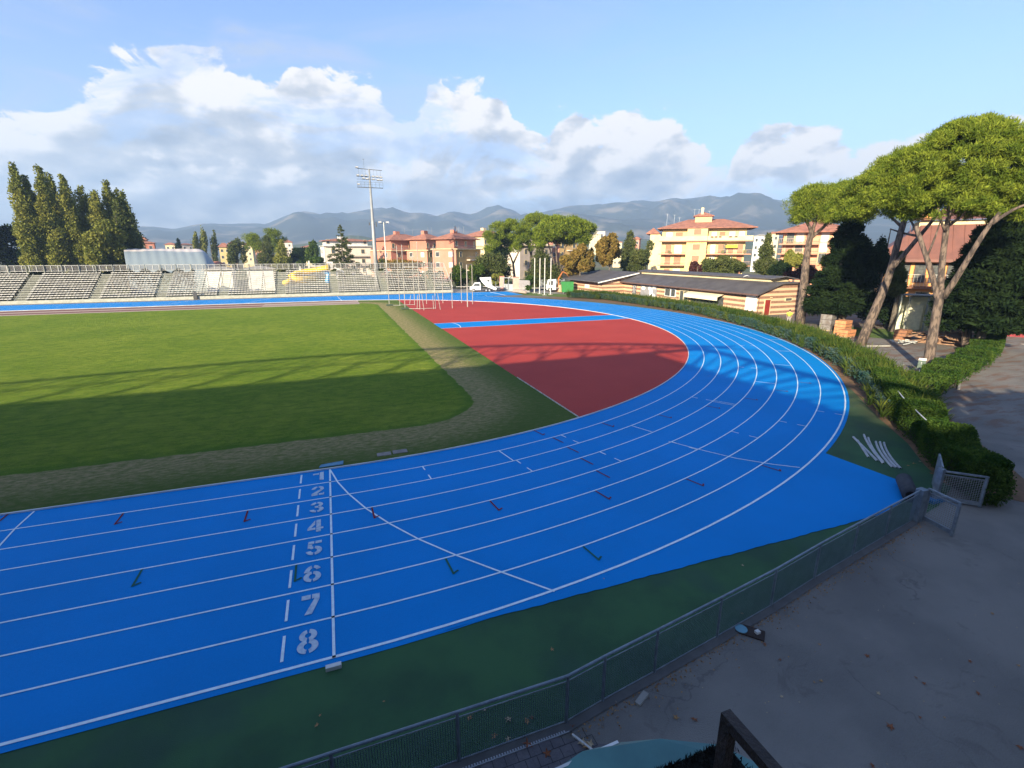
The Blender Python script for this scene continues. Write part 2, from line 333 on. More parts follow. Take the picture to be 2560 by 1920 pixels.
# infield grass with worn strip
def grass_mat():
    m = bpy.data.materials.new('field_grass'); m.use_nodes = True; nt = m.node_tree; p = nt.nodes['Principled BSDF']
    p.inputs['Roughness'].default_value = 1; p.inputs['Specular IOR Level'].default_value = .1
    tc = nt.nodes.new('ShaderNodeTexCoord').outputs['Object']
    sep = nt.nodes.new('ShaderNodeSeparateXYZ'); nt.links.new(tc, sep.inputs[0]); X, Y, _ = sep.outputs
    big = nstep(nt, nnoise(nt, tc, .12, 6, .6), .35, .65)
    med = nstep(nt, nnoise(nt, tc, 1.3, 6, .65, .5), .33, .67)
    mp = nt.nodes.new('ShaderNodeMapping'); mp.inputs['Scale'].default_value = (1., 2.2, 1); mp.inputs['Rotation'].default_value = (0, 0, .35); nt.links.new(tc, mp.inputs[0])
    fine = nstep(nt, nnoise(nt, mp.outputs[0], 3.2, 6, .7), .36, .64)
    blade = nstep(nt, nnoise(nt, mp.outputs[0], 17, 5, .75), .3, .7)
    g = nmix(nt, big, (.185, .285, .018), (.320, .395, .038))
    g = nmix(nt, nmath(nt, 'MULTIPLY', med, .6), g, (.055, .125, .012))
    g = nmix(nt, nmath(nt, 'MULTIPLY', fine, .55), g, (.27, .31, .05))
    g = nmix(nt, nmath(nt, 'MULTIPLY', blade, .5), g, (.04, .095, .01))
    wv = nt.nodes.new('ShaderNodeMapping'); wv.inputs['Scale'].default_value = (.5, 2.6, 1); wv.inputs['Rotation'].default_value = (0, 0, .12); nt.links.new(tc, wv.inputs[0])
    ripple = nstep(nt, nnoise(nt, wv.outputs[0], 1.2, 9, .72, .8), .44, .60)
    g = nmix(nt, nmath(nt, 'MULTIPLY', ripple, .5), g, (.075, .155, .012))
    tuft = nstep(nt, nnoise(nt, tc, 7., 4, .7), .58, .70)
    g = nmix(nt, nmath(nt, 'MULTIPLY', tuft, .55), g, (.30, .33, .07))
    # rounded pitch: outside it the turf is worn
    qx = nmath(nt, 'MAXIMUM', nmath(nt, 'SUBTRACT', X, 3.6), 0.); ay = nmath(nt, 'ABSOLUTE', nmath(nt, 'ADD', Y, 1.)); qy = nmath(nt, 'MAXIMUM', nmath(nt, 'SUBTRACT', ay, 27.6), 0.)
    d = nmath(nt, 'SQRT', nmath(nt, 'ADD', nmath(nt, 'MULTIPLY', qx, qx), nmath(nt, 'MULTIPLY', qy, qy)))
    d = nmath(nt, 'ADD', d, nmath(nt, 'MULTIPLY_ADD', nnoise(nt, tc, 1.1, 5, .6), .5, -.25))
    edge = nstep(nt, d, 4.2, 4.32)
    far = nstep(nt, d, 5.2, 8.2)
    wn = nstep(nt, nmath(nt, 'SUBTRACT', nnoise(nt, mp.outputs[0], 2.6, 9, .7), nmath(nt, 'MULTIPLY', far, .10)), .34, .62)
    worn = nmix(nt, fine, (.42, .33, .17), (.29, .24, .115))
    worn = nmix(nt, wn, (.155, .185, .05), worn)
    worn = nmix(nt, nmath(nt, 'MULTIPLY', far, .75), worn, (.075, .135, .025))
    g = nmix(nt, edge, g, worn)
    g = nmix(nt, nmath(nt, 'MULTIPLY', nstep(nt, d, 3.4, 4.2), nmath(nt, 'MULTIPLY_ADD', edge, -.5, .5)), g, (.05, .14, .015))
    nt.links.new(g, p.inputs['Base Color'])
    b = nt.nodes.new('ShaderNodeBump'); b.inputs['Strength'].default_value = 1.; b.inputs['Distance'].default_value = .2
    h = nmath(nt, 'ADD', nnoise(nt, mp.outputs[0], 3.2, 8, .75), nmath(nt, 'MULTIPLY', nnoise(nt, mp.outputs[0], 16, 4, .7), .35)); nt.links.new(h, b.inputs['Height']); nt.links.new(b.outputs[0], p.inputs['Normal'])
    return m
M_grass = grass_mat()
xe = 12.0
gb = grid(XL, xe, -36.45, 36.45, .010, 6)
tag(gb.build('grass', M_grass), kind='structure')

def tartan(name, c, c2):
    m = mat(name, c, c2, rough=.72, scale=.25, detail=6, bump=.25, bscale=90, spec=.08)
    nt = m.node_tree; p = nt.nodes['Principled BSDF']; src = p.inputs['Base Color'].links[0].from_socket; tc = nt.nodes['Texture Coordinate'].outputs['Object']
    gr = nmath(nt, 'MULTIPLY', nstep(nt, nnoise(nt, tc, 45, 3, .7), .3, .75), .16)
    a = nmix(nt, gr, src, tuple(min(1, x * 1.5 + .02) for x in c)); nt.links.new(a, p.inputs['Base Color']); return m
M_blue = tartan('blue_tartan', (.0012, .215, .60), (.0012, .196, .54))
M_red = tartan('red_tartan', (.40, .052, .042), (.365, .046, .038))
def stripe(name='line_paint', c=(.72, .83, .88)):
    return mat(name, c, tuple(x * .88 for x in c), rough=.7, scale=8)
M_line = stripe()
# the track sheet: near straight, bend and far straight, plus the far chute and the near apron
tr = MB(); A = lane(R0); B = [(x, y) if abs(y) < 46.45 else (x, y) for x, y in lane(46.45)]
tr.strip(A, B, .014)
tag(tr.build('track', M_blue), kind='structure')
ap = [(2.0, -46.38)] + [(46.40 * math.cos(R(a)), 46.40 * math.sin(R(a))) for a in np.linspace(-86, -65.1, 16)] + [(19.75, -45.15), (18.6, -45.9), (17.2, -46.2)] + [(x, -46.33 - .012 * math.sin(x * 3.1) - .012 * math.sin(x * 11)) for x in np.linspace(16.4, 2.3, 60)]
tag(MB().poly(ap, .018).build('track_apron', M_blue), kind='structure')
ch = [(0, 46.40)] + [(46.40 * math.cos(R(a)), 46.40 * math.sin(R(a))) for a in np.linspace(89, 52.0, 24)] + [(37.2, 36.8), (37.0, 46.4)]
tag(MB().poly(ch, .018).build('track_apron', M_blue), kind='structure')
# D area
dd = [(xe, -math.sqrt(R0 ** 2 - xe ** 2))] + [(R0 * math.cos(R(a)), R0 * math.sin(R(a))) for a in np.linspace(-70.8, 70.8, 90)]
tag(MB().poly(dd, .014).build('d_area', M_red), kind='structure')
rw = MB().poly([(11.95, -2.05), (36.6, -2.05), (36.6, 2.05), (11.95, 2.05)], .019); tag(rw.build('runway', M_blue), kind='structure')
ln = MB()
for y in (-2.05, 2.05): ln.poly([(11.95, y - .04), (36.42, y - .04), (36.42, y + .04), (11.95, y + .04)], .024)
arc = [(14.3 - 7.9 + 8 * math.cos(a), 8 * math.sin(a)) for a in np.linspace(-.27, .27, 14)]; arc2 = [(x + .09, y) for x, y in arc]; ln.strip(arc, arc2, .026)
tag(ln.build('runway_lines', M_line), kind='structure')
# jumping runways on the far side of the field
far_l = XL
tag(grid(far_l, 5.2, 29.3, 36.2, .018, 3).build('sand_strip', mat('sand', (.42, .33, .27), (.36, .28, .22), scale=3, rough=1)), kind='structure')
mr = mat('old_tartan', (.15, .06, .055), (.19, .08, .07), scale=1, rough=.9)
tag(grid(far_l, -9.5, 33.7, 35.6, .024, 2).build('runway', mr), kind='structure')
tag(grid(far_l, -9.5, 30.4, 32.1, .024, 2).build('runway', mr), kind='structure')
tag(grid(-9.5, 5.0, 30.9, 31.5, .024, 2).build('runway', mr), kind='structure')
tag(grid(-9.5, 5.0, 34.6, 35.9, .024, 2).build('runway', mr), kind='structure')

# inside kerb rail (aluminium, white)
kr = MB()
for pl in (lane(R0),):
    a = pl; b = [(x, y) for x, y in lane(R0 + .05)]
    kr.strip(b, a, .065); kr.strip(a, a, .065, .01); kr.strip(b, b, .01, .065)
kerb = kr.build('track_kerb', mat('white_metal', (.66, .66, .64), (.5, .5, .49), rough=.5, scale=.8))
tag(kerb, 'low white kerb rail round the inside of the blue track', 'kerb')
# white timber edge between worn turf and red area
ed = MB().bar((xe, -34.4, .03), (xe, -25.6, .03), .05, .05); tag(ed.build('edging', mat('old_wood', (.5, .48, .42), (.3, .28, .25))), 'pale timber edging between grass and red area near the track', 'edging')

# lane lines and other markings as one sheet each
ml = MB()
for k in range(1, 9):
    r = R0 + LW * k; w = .05 if k < 8 else .07
    ml.strip(lane(r - w / 2), lane(r + w / 2), .0225)
for k in range(9):                                     # short cross marks at each lane of the finish
    pass
ml.poly([(-.03, -46.28), (.03, -46.28), (.03, -36.57), (-.03, -36.57)], .027)
for k in range(8):
    y = -(R0 + LW * k); ml.poly([(-1.04, y - .24 - .75), (-.98, y - .24 - .75), (-.98, y - .24), (-1.04, y - .24)], .027)
evo = [(0.0, -36.6), (.11, -37.1), (.26, -37.84), (.59, -38.91), (1.1, -40.21), (1.69, -41.37), (2.39, -42.54), (3.22, -43.68), (4.15, -44.81), (5.17, -46.02)]
def polyline(m, pts, w, z):
    P = [Vector((x, y)) for x, y in pts]; A = []; B = []
    for i, p in enumerate(P):
        d = (P[min(i + 1, len(P) - 1)] - P[max(i - 1, 0)]).normalized(); n = Vector((-d.y, d.x)) * w / 2; A.append(p - n); B.append(p + n)
    m.strip(A, B, z)
polyline(ml, evo, .055, .0265)
polyline(ml, [(-9.05, -36.6), (-9.04, -37.7), (-8.93, -38.8), (-8.97, -40)], .05, .0265)
def seg(m, a, b, w=.05, z=.0265): polyline(m, [a, b], w, z)
def rad_seg(m, x, y, f0=0, f1=1, w=.05, col=None, L=LW):
    """line across a lane starting at the inner line near (x,y)"""
    a = math.atan2(y, x); r = math.hypot(x, y); k = round((r - R0) / LW); r0 = R0 + LW * k
    if x < 0: seg(m, (x, -r0 - f0 * L), (x, -r0 - f1 * L), w)
    else: seg(m, ((r0 + f0 * L) * math.cos(a), (r0 + f0 * L) * math.sin(a)), ((r0 + f1 * L) * math.cos(a), (r0 + f1 * L) * math.sin(a)), w)
for x, y in [(6.75, -37.1), (13.8, -36.4), (20.3, -34.0), (26.31, -32.13), (31.62, -28.66), (20.47, -34.74), (36.16, -24.66), (40.0, -20.1)]:
    rad_seg(ml, x, y)
for x, y in [(3.42, -37.57), (7.09, -38.3), (10.03, -36.35), (10.71, -38.7), (14.26, -38.7), (17.71, -38.6), (21.07, -38.3), (24.34, -37.8), (19.95, -33.6), (28.5, -28.4), (35.1, -21.6)]:
    rad_seg(ml, x, y, 0, .3); rad_seg(ml, x, y, .68, 1)
polyline(ml, [(14.2, -38.75), (14.85, -40.0), (15.6, -41.25), (16.5, -42.2), (17.27, -42.82)], .05, .0265)
for x, y in [(28, 38), (30.5, 40.6)]: pass
polyline(ml, [(29.5, 36.5), (29.8, 39), (28.0, 43), (26, 46.2)], .08, .0265); polyline(ml, [(33.5, 37), (33.2, 46.2)], .3, .0265)
polyline(ml, [(-13.0, 36.6), (-15.0, 41), (-11.5, 46.2)][:1] + [(-9.5, 46.2)], .09, .0265); polyline(ml, [(-26, 36.6), (-22, 46.2)], .09, .0265); polyline(ml, [(2.6, 36.6), (2.0, 46.2)], .09, .0265)
tag(ml.build('lane_lines', M_line), kind='structure')
# small black setting-out squares where lane lines meet the finish line
bk = MB()
for k in range(1, 9): bk.poly([(-.035, -R0 - LW * k - .03), (.035, -R0 - LW * k - .03), (.035, -R0 - LW * k + .03), (-.035, -R0 - LW * k + .03)], .031)
tag(bk.build('line_marks', mat('black_paint', (.02, .02, .025))), kind='structure')

# arrows: dark red hurdle / relay marks and green ones
rm = MB(); gm = MB()
def tick(m, x, y, flag, L=.74):
    a = math.atan2(y, x) if x > 0 else -math.pi / 2; r = math.hypot(x, y) if x > 0 else -y; k = round((r - R0) / LW); r0 = R0 + LW * k + .04
    e = (lambda q, s: ((r0 + q) * math.cos(a) - s * math.sin(a), (r0 + q) * math.sin(a) + s * math.cos(a))) if x > 0 else (lambda q, s: (x + s, -r0 - q))
    seg(m, e(0, 0), e(L, 0), .055, .029)
    if flag: seg(m, e(L - .03, -.01), e(L - .12, .16), .055, .0295)
for x, y, f in [(-9.74, -36.6, 0), (-6.28, -37.72, 1), (-2.54, -38.94, 1), (1.27, -40.16, 1), (5.05, -41.0, 1), (8.75, -41.6, 1), (12.4, -42.0, 1), (16.0, -42.05, 1), (9.62, -40.2, 0), (9.63, -39.0, 0), (9.65, -37.75, 0), (9.5, -36.4, 0), (9.1, -35.4, 1), (12.7, -35.7, 1), (16.1, -35.6, 1), (19.5, -35.2, 1), (22.6, -34.7, 1), (25.7, -34.0, 1), (28.7, -33.1, 1)]: tick(rm, x, y, f)
for x, y in [(-4.73, -41.38), (-.9, -42.6), (2.93, -43.7), (6.74, -44.5)]: tick(gm, x, y, 1)
tag(rm.build('red_marks', mat('red_paint', (.16, .008, .012), (.13, .008, .012), rough=.8)), kind='structure')
tag(gm.build('green_marks', mat('marking_green', (.004, .10, .07), (.004, .085, .06), rough=.8)), kind='structure')

# stencilled lane numbers
SZ = [0]
def sector(m, cx, cy, ro, ri, a0, a1, sy=1., z=.0275, x0=0, y0=0):
    SZ[0] = (SZ[0] + 1) % 8; z = .028 + SZ[0] * .0009
    a = np.linspace(R(a0), R(a1), 14)
    m.strip([(x0 + cx + ri[0] * math.cos(t), y0 + cy + ri[1] * math.sin(t)) for t in a], [(x0 + cx + ro[0] * math.cos(t), y0 + cy + ro[1] * math.sin(t)) for t in a], z)
def digit(n, x0, y0, s=1.0):
    m = MB(); z = .0275
    def P(*q): m.poly([(x0 + s * a, y0 + s * b) for a, b in q], z)
    def S(cx, cy, ro, ri, a0, a1): sector(m, cx * s, cy * s, (ro[0] * s, ro[1] * s), (ri[0] * s, ri[1] * s), a0, a1, x0=x0, y0=y0)
    if n == 1: P((.03, 0), (.17, 0), (.17, .7), (.06, .7), (.03, .66)); P((-.2, .5), (.0, .5), (.0, .66), (-.04, .63), (-.2, .62))
    if n == 2:
        S(0, .49, (.2, .2), (.08, .09), 10, 82); S(0, .49, (.2, .2), (.08, .09), 98, 185); S(0, .49, (.2, .2), (.08, .09), -45, 5)
        P((.14, .35), (.06, .42), (-.2, .15), (-.2, .10), (-.05, .10)); P((-.2, 0), (.0, 0), (.0, .13), (-.2, .13)); P((.03, 0), (.2, 0), (.2, .19), (.16, .13), (.03, .13))
    if n == 3:
        S(0, .51, (.19, .18), (.07, .07), -60, 82); S(0, .51, (.19, .18), (.07, .07), 98, 180); S(0, .19, (.21, .19), (.08, .08), -82, 62); S(0, .19, (.21, .19), (.08, .08), 180, 262); P((-.06, .30), (.05, .30), (.05, .42), (-.06, .42))
    if n == 4:
        P((.02, 0), (.15, 0), (.15, .13), (.02, .13)); P((.02, .27), (.15, .27), (.15, .7), (.02, .7)); P((-.22, .14), (.0, .14), (.0, .26), (-.12, .26), (-.01, .45), (-.01, .7), (-.22, .26)); P((.02, .145), (.22, .145), (.22, .255), (.02, .255))
    if n == 5:
        P((-.17, .57), (.0, .57), (.0, .7), (-.15, .7)); P((.03, .57), (.2, .57), (.2, .7), (.03, .7)); P((-.17, .35), (-.06, .38), (-.05, .55), (-.165, .55))
        S(0, .22, (.21, .22), (.08, .10), -82, 82); S(0, .22, (.21, .22), (.08, .10), 98, 135); S(0, .22, (.21, .22), (.08, .10), 185, 262)
    if n == 6:
        S(0, .22, (.21, .22), (.08, .11), -82, 82); S(0, .22, (.21, .22), (.08, .11), 98, 262); S(.01, .36, (.215, .34), (.09, .22), 100, 170); S(.01, .44, (.2, .26), (.09, .15), 20, 80)
    if n == 7:
        P((-.2, .54), (.0, .54), (.0, .7), (-.2, .7)); P((.03, .54), (.09, .54), (-.12, .0), (.04, .0), (.2, .5), (.2, .7), (.03, .7))
    if n == 8:
        for c, ro, ri in ((.52, (.18, .18), (.065, .07)), (.20, (.21, .20), (.08, .09))):
            S(0, c, ro, ri, -79, 79); S(0, c, ro, ri, 101, 259)
    return m
M_num = mat('number_paint', (.50, .58, .66), (.33, .42, .55), rough=.85, scale=9, lo=.4, hi=.7)
for n in range(1, 9):
    y = -(R0 + LW * (n - 1)) - 1.0
    tag(digit(n, -.45 - .018 * (n - 4), y + .06, 1.02).build('lane_number', M_num), kind='structure')

# ---------------------------------------------------------------- foliage tools
def unit(n):
    v = rng.normal(size=(n, 3)); return v / np.linalg.norm(v, axis=1)[:, None]
def leaf_quads(C, A, L, W):
    n = len(C); A = A / np.linalg.norm(A, axis=1)[:, None]; B = np.cross(A, unit(n)); B /= (np.linalg.norm(B, axis=1)[:, None] + 1e-9)
    L = np.asarray(L) * np.ones(n); W = np.asarray(W) * np.ones(n); hl = A * L[:, None] / 2; hw = B * W[:, None] / 2
    V = np.stack([C - hl, C - hl * .1 + hw, C + hl, C - hl * .1 - hw], 1).reshape(-1, 3)
    return V, np.arange(4 * n).reshape(n, 4)
def blob_leaves(blobs, n, L, W, shell=.55, out=.5, up=0., jit=.35):
    """leaf faces spread through the volume of ellipsoids, denser towards the outside"""
    w = np.array([(b[3] * b[4] * b[5]) ** (2 / 3) for b in blobs]); cnt = np.maximum(1, (n * w / w.sum()).astype(int)); Cs = []; As = []
    for b, k in zip(blobs, cnt):
        u = unit(k); r = shell + (1 - shell) * rng.random(k) ** .6; r *= 1 + jit * (rng.random(k) - .5)
        S = np.array(b[3:6]); Cs.append(np.array(b[:3]) + u * r[:, None] * S); As.append(u * out + unit(k) * (1 - out) + np.array([0, 0, up]))
    C = np.concatenate(Cs); A = np.concatenate(As); n = len(C)
    return leaf_quads(C, A, L * (.7 + .6 * rng.random(n)), W * (.7 + .6 * rng.random(n)))
def merge(parts):
    V = []; Q = []; o = 0
    for v, q in parts: V.append(v); Q.append(q + o); o += len(v)
    return np.concatenate(V), np.concatenate(Q)

G_pine = foliage('pine_needles', (.105, .155, .020), (.270, .320, .040), (.060, .095, .016), scale=1.3, trans=.25)
G_pop = foliage('poplar_leaves', (.20, .22, .05), (.30, .29, .065), (.11, .13, .03), scale=.3, trans=.3)
G_dark = foliage('dark_needles', (.014, .028, .011), (.026, .044, .015), (.007, .014, .008), scale=.5, trans=.15)  # near black: shade of the pine crowns put into the needle colour
G_green = foliage('green_leaves', (.075, .13, .022), (.12, .17, .030), (.035, .07, .015), scale=.4)
G_olive = foliage('olive_leaves', (.09, .115, .035), (.14, .155, .05), (.05, .07, .025), scale=.5)
G_gold = foliage('golden_leaves', (.24, .17, .045), (.32, .21, .06), (.11, .10, .025), scale=.4)
G_purp = foliage('plum_leaves', (.09, .035, .035), (.13, .05, .045), (.04, .02, .02), scale=.6)
G_hedge = foliage('laurel_leaves', (.045, .095, .018), (.095, .15, .028), (.018, .045, .014), scale=1.2)
G_spike = foliage('reed_leaves', (.070, .115, .024), (.15, .175, .035), (.03, .065, .022), scale=.9, trans=.4)
G_blue = foliage('bluish_leaves', (.05, .12, .10), (.12, .17, .14), (.03, .07, .06), scale=1.4)
BARK = mat('pine_bark', (.165, .125, .10), (.06, .048, .043), rough=1, scale=2.5, detail=7, bump=1., bscale=6, stretch=(2.5, 2.5, .7), lo=.42, hi=.58)
BARKD = mat('grey_bark', (.15, .13, .11), (.08, .07, .06), rough=1, scale=4, bump=.6)
METAL = mat('galvanised', (.34, .37, .40), (.24, .27, .30), rough=.5, scale=2.5, metal=.35)
WMET = MATS['white_metal']
CONC = mat('concrete', (.36, .35, .32), (.26, .25, .23), rough=.95, scale=1.2)

# ---------------------------------------------------------------- grandstand at the camera's back (throws the big shade)
gs = thing('grandstand', 'dark roofed grandstand with a green covered landing beside the near straight', 'grandstand', (-48, -62, 0))
DK = mat('dark_concrete', (.12, .12, .12), rough=.95)
b = MB()
for i in range(12): b.box(-92, -3.9, -58 - i - 1, -58 - i, 0, 1.6 + .5 * i)
b.build('terrace', DK, gs, world=True)
MB().box(-92, -3.9, -71.6, -70.02, 0, 15.2).build('back_wall', DK, gs, world=True)
MB().box(-94, -9.2, -72.4, -50.6, 15.3, 15.7).build('roof', DK, gs, world=True)
b = MB(); b.bar((-9.1, -50.7, 15.5), (-3.4, -50.7, 15.5), .3, .4); b.bar((-3.4, -50.7, 15.5), (-3.4, -72.2, 15.5), .3, .4); b.bar((-9.1, -72.2, 15.5), (-3.4, -72.2, 15.5), .3, .4)
for k in range(13): b.bar((-9.1, -56 - k * 1.0, 15.5), (-3.5, -51.5 - k * 1.6, 15.5), .14 if k % 3 else .3, .12)  # unseen frame and fanned bars, added to streak the shade past the roof end
b.build('shade_frame', METAL, gs, world=True)
b = MB(); ap_ = []
for i in range(41):
    x = -80 + i * 2.0; q = (x + 41) / 40.; ap_.append((x, -50.4, 19.8 - 4.5 * q * q))
b.tube(ap_, .2, 6)
for i in range(0, 40):
    x, y, z = ap_[i]; b.tube([(x, y, z), (x + (2 if i % 2 else 0), -51.0, 15.7)], .09, 5)
    if i % 2 == 0: b.tube([(x, y, z), (x + 4 if x < 0 else x, -53.5, 15.7)], .07, 5)
lo = [(x, y, 15.7 + (z - 15.7) * .5) for x, y, z in ap_]; b.tube(lo, .08, 5)
b.build('roof_truss', METAL, gs, world=True)
for i in range(9): MB().box(-90 + i * 10.5, -89.6 + i * 10.5, -70, -69.6, 7.5, 15.3).build('column', DK, gs, world=True)
turf = mat('black_turf', (.012, .014, .010), (.006, .007, .005), rough=1, scale=30, bump=1)
lv = MB().box(-3.88, 1.70, -60, -54.38, 6.30, 6.55)
V, Q = leaf_quads(np.c_[rng.uniform(.2, 1.72, 5000), -54.38 - rng.random(5000) ** 2 * .5, np.full(5000, 6.556)], unit(5000) * .5 + np.array([0, 0, 1.]), .03, .004)
lo_ = lv.build('landing', turf, gs, world=True)
npmesh('turf_pile', V - np.array([-48, -62, 0]), Q, turf, gs)
MB().box(-3.6, 1.4, -61, -55.2, 0, 6.28).build('landing_base', DK, gs, world=True)
rl = MB(); br = mat('brown_steel', (.035, .026, .024), (.02, .016, .015), rough=.6, scale=20, bump=.3)
rx = 1.52
rl.bar((rx, -54.52, 6.89), (rx, -58, 6.89), .032, .032); rl.bar((rx, -54.536, 6.874), (rx, -54.536, 6.3), .032, .032); rl.bar((rx + .02, -54.62, 6.70), (rx + .02, -58, 6.70), .03, .03)
rl.bar((rx + .06, -54.68, 6.75), (rx + .06, -54.68, 6.2), .03, .05)
rl.build('railing', br, gs, world=True)
# translucent canopy below
cn = thing('canopy', 'teal translucent plastic canopy sheet with white edge under the stand', 'canopy', (3.2, -52.4, 3))
teal = mat('teal_plastic', (.03, .12, .12), (.05, .17, .16), rough=.3, scale=1.2, spec=.5)
cp = [gp(1380, 1930, 3.0), gp(1455, 1882, 3.0), gp(1545, 1856, 3.0), gp(1650, 1850, 3.0), gp(1800, 1862, 3.0), gp(1930, 1930, 3.0)]
m = MB(); top = [(p[0], p[1], 3.0 + (.02 if i % 2 else 0)) for i, p in enumerate(cp)] + [(4.3, -54.2, 3.25), (1.6, -54.2, 3.25)]
m.add(top, [tuple(range(len(top)))]); m.add([(x, y, z - .04) for x, y, z in top], [tuple(range(len(top)))[::-1]]); m.build('sheet', teal, cn, world=True)
MB().bar(cp[0], cp[2], .03, .03).build('edge_trim', WMET, cn, world=True)
MB().bar((cp[2][0] - .2, cp[2][1] - .1, 0), (cp[2][0] - .2, cp[2][1] - .1, 2.96), .05).build('post', METAL, cn, world=True); MB().bar((2.2, -54, 0), (2.2, -54, 3.1), .06).build('post', METAL, cn, world=True)
# brick paving, slot drain
tag(MB().poly([(-6, -49.42), (3.55, -49.42), (4.6, -50.0), (4.3, -53), (-6, -53)], .012).build('paving', mat('pavers', (.135, .125, .135), (.105, .10, .11), rough=.95, scale=4, bump=.3)), kind='structure')
dr = MB(); 
for i in range(150):
    x = -3.4 + i * .048; dr.box(x, x + .026, -49.42, -49.285, .016, .028)
dr.box(-3.4, 3.85, -49.44, -49.425, .012, .03); dr.box(-3.4, 3.85, -49.28, -49.262, .012, .03)
tag(dr.build('slot_drain', mat('drain_steel', (.4, .42, .45), rough=.5, metal=.3)), 'long slotted steel drain along the foot of the mesh fence', 'drain')
tag(MB().bar((3.87, -49.5, .02), (4.6, -50.9, .02), .035, .04).build('edging', WMET), 'thin white edging strip on the brick paving', 'edging')
jt = MB()
for i in range(18): jt.box(-2 + .0, 4.2, -49.62 - i * .2, -49.61 - i * .2, .0135, .0142)
for j in range(18):
    for i in range(30):
        x = -2 + i * .21 + (.1 if j % 2 else 0); jt.box(x, x + .01, -49.62 - j * .2, -49.44 - j * .2 if False else -49.62 - j * .2 + .19, .0135, .0142)
tag(jt.build('paving_joints', mat('joint', (.04, .04, .045))), kind='structure')

# ---------------------------------------------------------------- mesh fence and gates
fe = thing('mesh_fence', 'low galvanised wire mesh fence between the track verge and the tarmac', 'fence', (8, -48.5, 0))
POST = mat('fence_steel', (.20, .25, .30), (.14, .18, .22), rough=.5, scale=6, metal=.4)
RAILM = mat('rail_steel', (.22, .26, .30), (.15, .18, .22), rough=.45, scale=6, metal=.4)
WIRE = mat('wire', (.16, .22, .27), rough=.5, metal=.3)
H = 1.02
def wire_panel(a, b, z0, z1, s=.04, r=.0058):
    m = MB(); a = Vector((a[0], a[1], 0)); b = Vector((b[0], b[1], 0)); L = (b - a).length; d = (b - a).normalized(); nrm = Vector((-d.y, d.x, 0)) * .004
    n = int(L / s); 
    for i in range(1, n):
        p = a + d * (L * i / n); q = d * r
        m.add([p - q + Vector((0, 0, z0)), p + q + Vector((0, 0, z0)), p + q + Vector((0, 0, z1)), p - q + Vector((0, 0, z1))], [(0, 1, 2, 3)])
        m.add([p - nrm + Vector((0, 0, z0)), p + nrm + Vector((0, 0, z0)), p + nrm + Vector((0, 0, z1)), p - nrm + Vector((0, 0, z1))], [(0, 1, 2, 3)])
    k = int((z1 - z0) / s)
    for i in range(k + 1):
        z = z0 + (z1 - z0) * i / k
        m.add([a + nrm * 1.5 + Vector((0, 0, z - r)), b + nrm * 1.5 + Vector((0, 0, z - r)), b + nrm * 1.5 + Vector((0, 0, z + r)), a + nrm * 1.5 + Vector((0, 0, z + r))], [(0, 1, 2, 3)])
    return m
for i, (a, b2) in enumerate(zip(fence_l[:-1], fence_l[1:])):
    MB().tube([(a[0], a[1], 0), (a[0], a[1], H + .03)], .028, 8).build('post', POST, fe, world=True)
    wire_panel(a, b2, .06, H - .07).build('mesh_panel', WIRE, fe, world=True)
MB().tube([(x, y, H + .04) for x, y in fence_l], .027, 8).build('top_rail', POST, fe, world=True)
MB().tube([(x, y, H - .07) for x, y in fence_l], .012, 6).tube([(x, y, .07) for x, y in fence_l], .012, 6).build('lower_rail', RAILM, fe, world=True)
MB().strip([(x, y) for x, y in fence_l], [(x + .02, y - .16) for x, y in fence_l], .05, .02).strip([(x, y) for x, y in fence_l], [(x, y) for x, y in fence_l], .05, 0).build('kerb', DK, fe, world=True)
MB().box(17.1, 17.36, -47.06, -46.84, 0, 1.1).build('end_post', POST, fe, world=True)
def gate_leaf(root, a, b, z0=.1, z1=1.1, w=.07, s=.1):
    m = MB(); A = Vector((a[0], a[1], 0)); Bv = Vector((b[0], b[1], 0)); Z = lambda v, z: (v.x, v.y, z)
    m.bar(Z(A, z0 + .03), Z(Bv, z0 + .03), w, .12); m.bar(Z(A, z1), Z(Bv, z1), w, .05); m.bar(Z(A, z1 - .12), Z(Bv, z1 - .12), w * .5, .04); m.bar(Z(A, 0), Z(A, z1 + .02), w); m.bar(Z(Bv, 0.02), Z(Bv, z1 + .02), w)
    m.build('gate_frame', RAILM, root, world=True)
    wire_panel(a, b, z0 + .1, z1 - .12, s=.06, r=.005).build('mesh_panel', mat('gate_wire', (.32, .36, .40), rough=.5, metal=.3), root, world=True)
g1 = thing('gate', 'open steel mesh gate leaf swung back from the end of the mesh fence', 'gate', (17.4, -47.1, 0)); gate_leaf(g1, (17.44, -47.02), (17.28, -47.9))
g2 = thing('gate', 'square steel mesh gate panel standing against the end of the leafy hedge', 'gate', (20, -46.8, 0)); gate_leaf(g2, (19.30, -46.35), (20.12, -47.15))
MB().box(19.16, 19.30, -46.42, -46.25, 0, 1.2).build('gate_post', RAILM, g2, world=True)
g3 = thing('gate', 'solid grey steel panel seen almost edge on behind the mesh gate panel', 'gate', (20, -46, 0))
MB().bar((19.34, -46.30, .65), (20.5, -45.55, .65), .05, 1.15).build('panel', RAILM, g3, world=True)
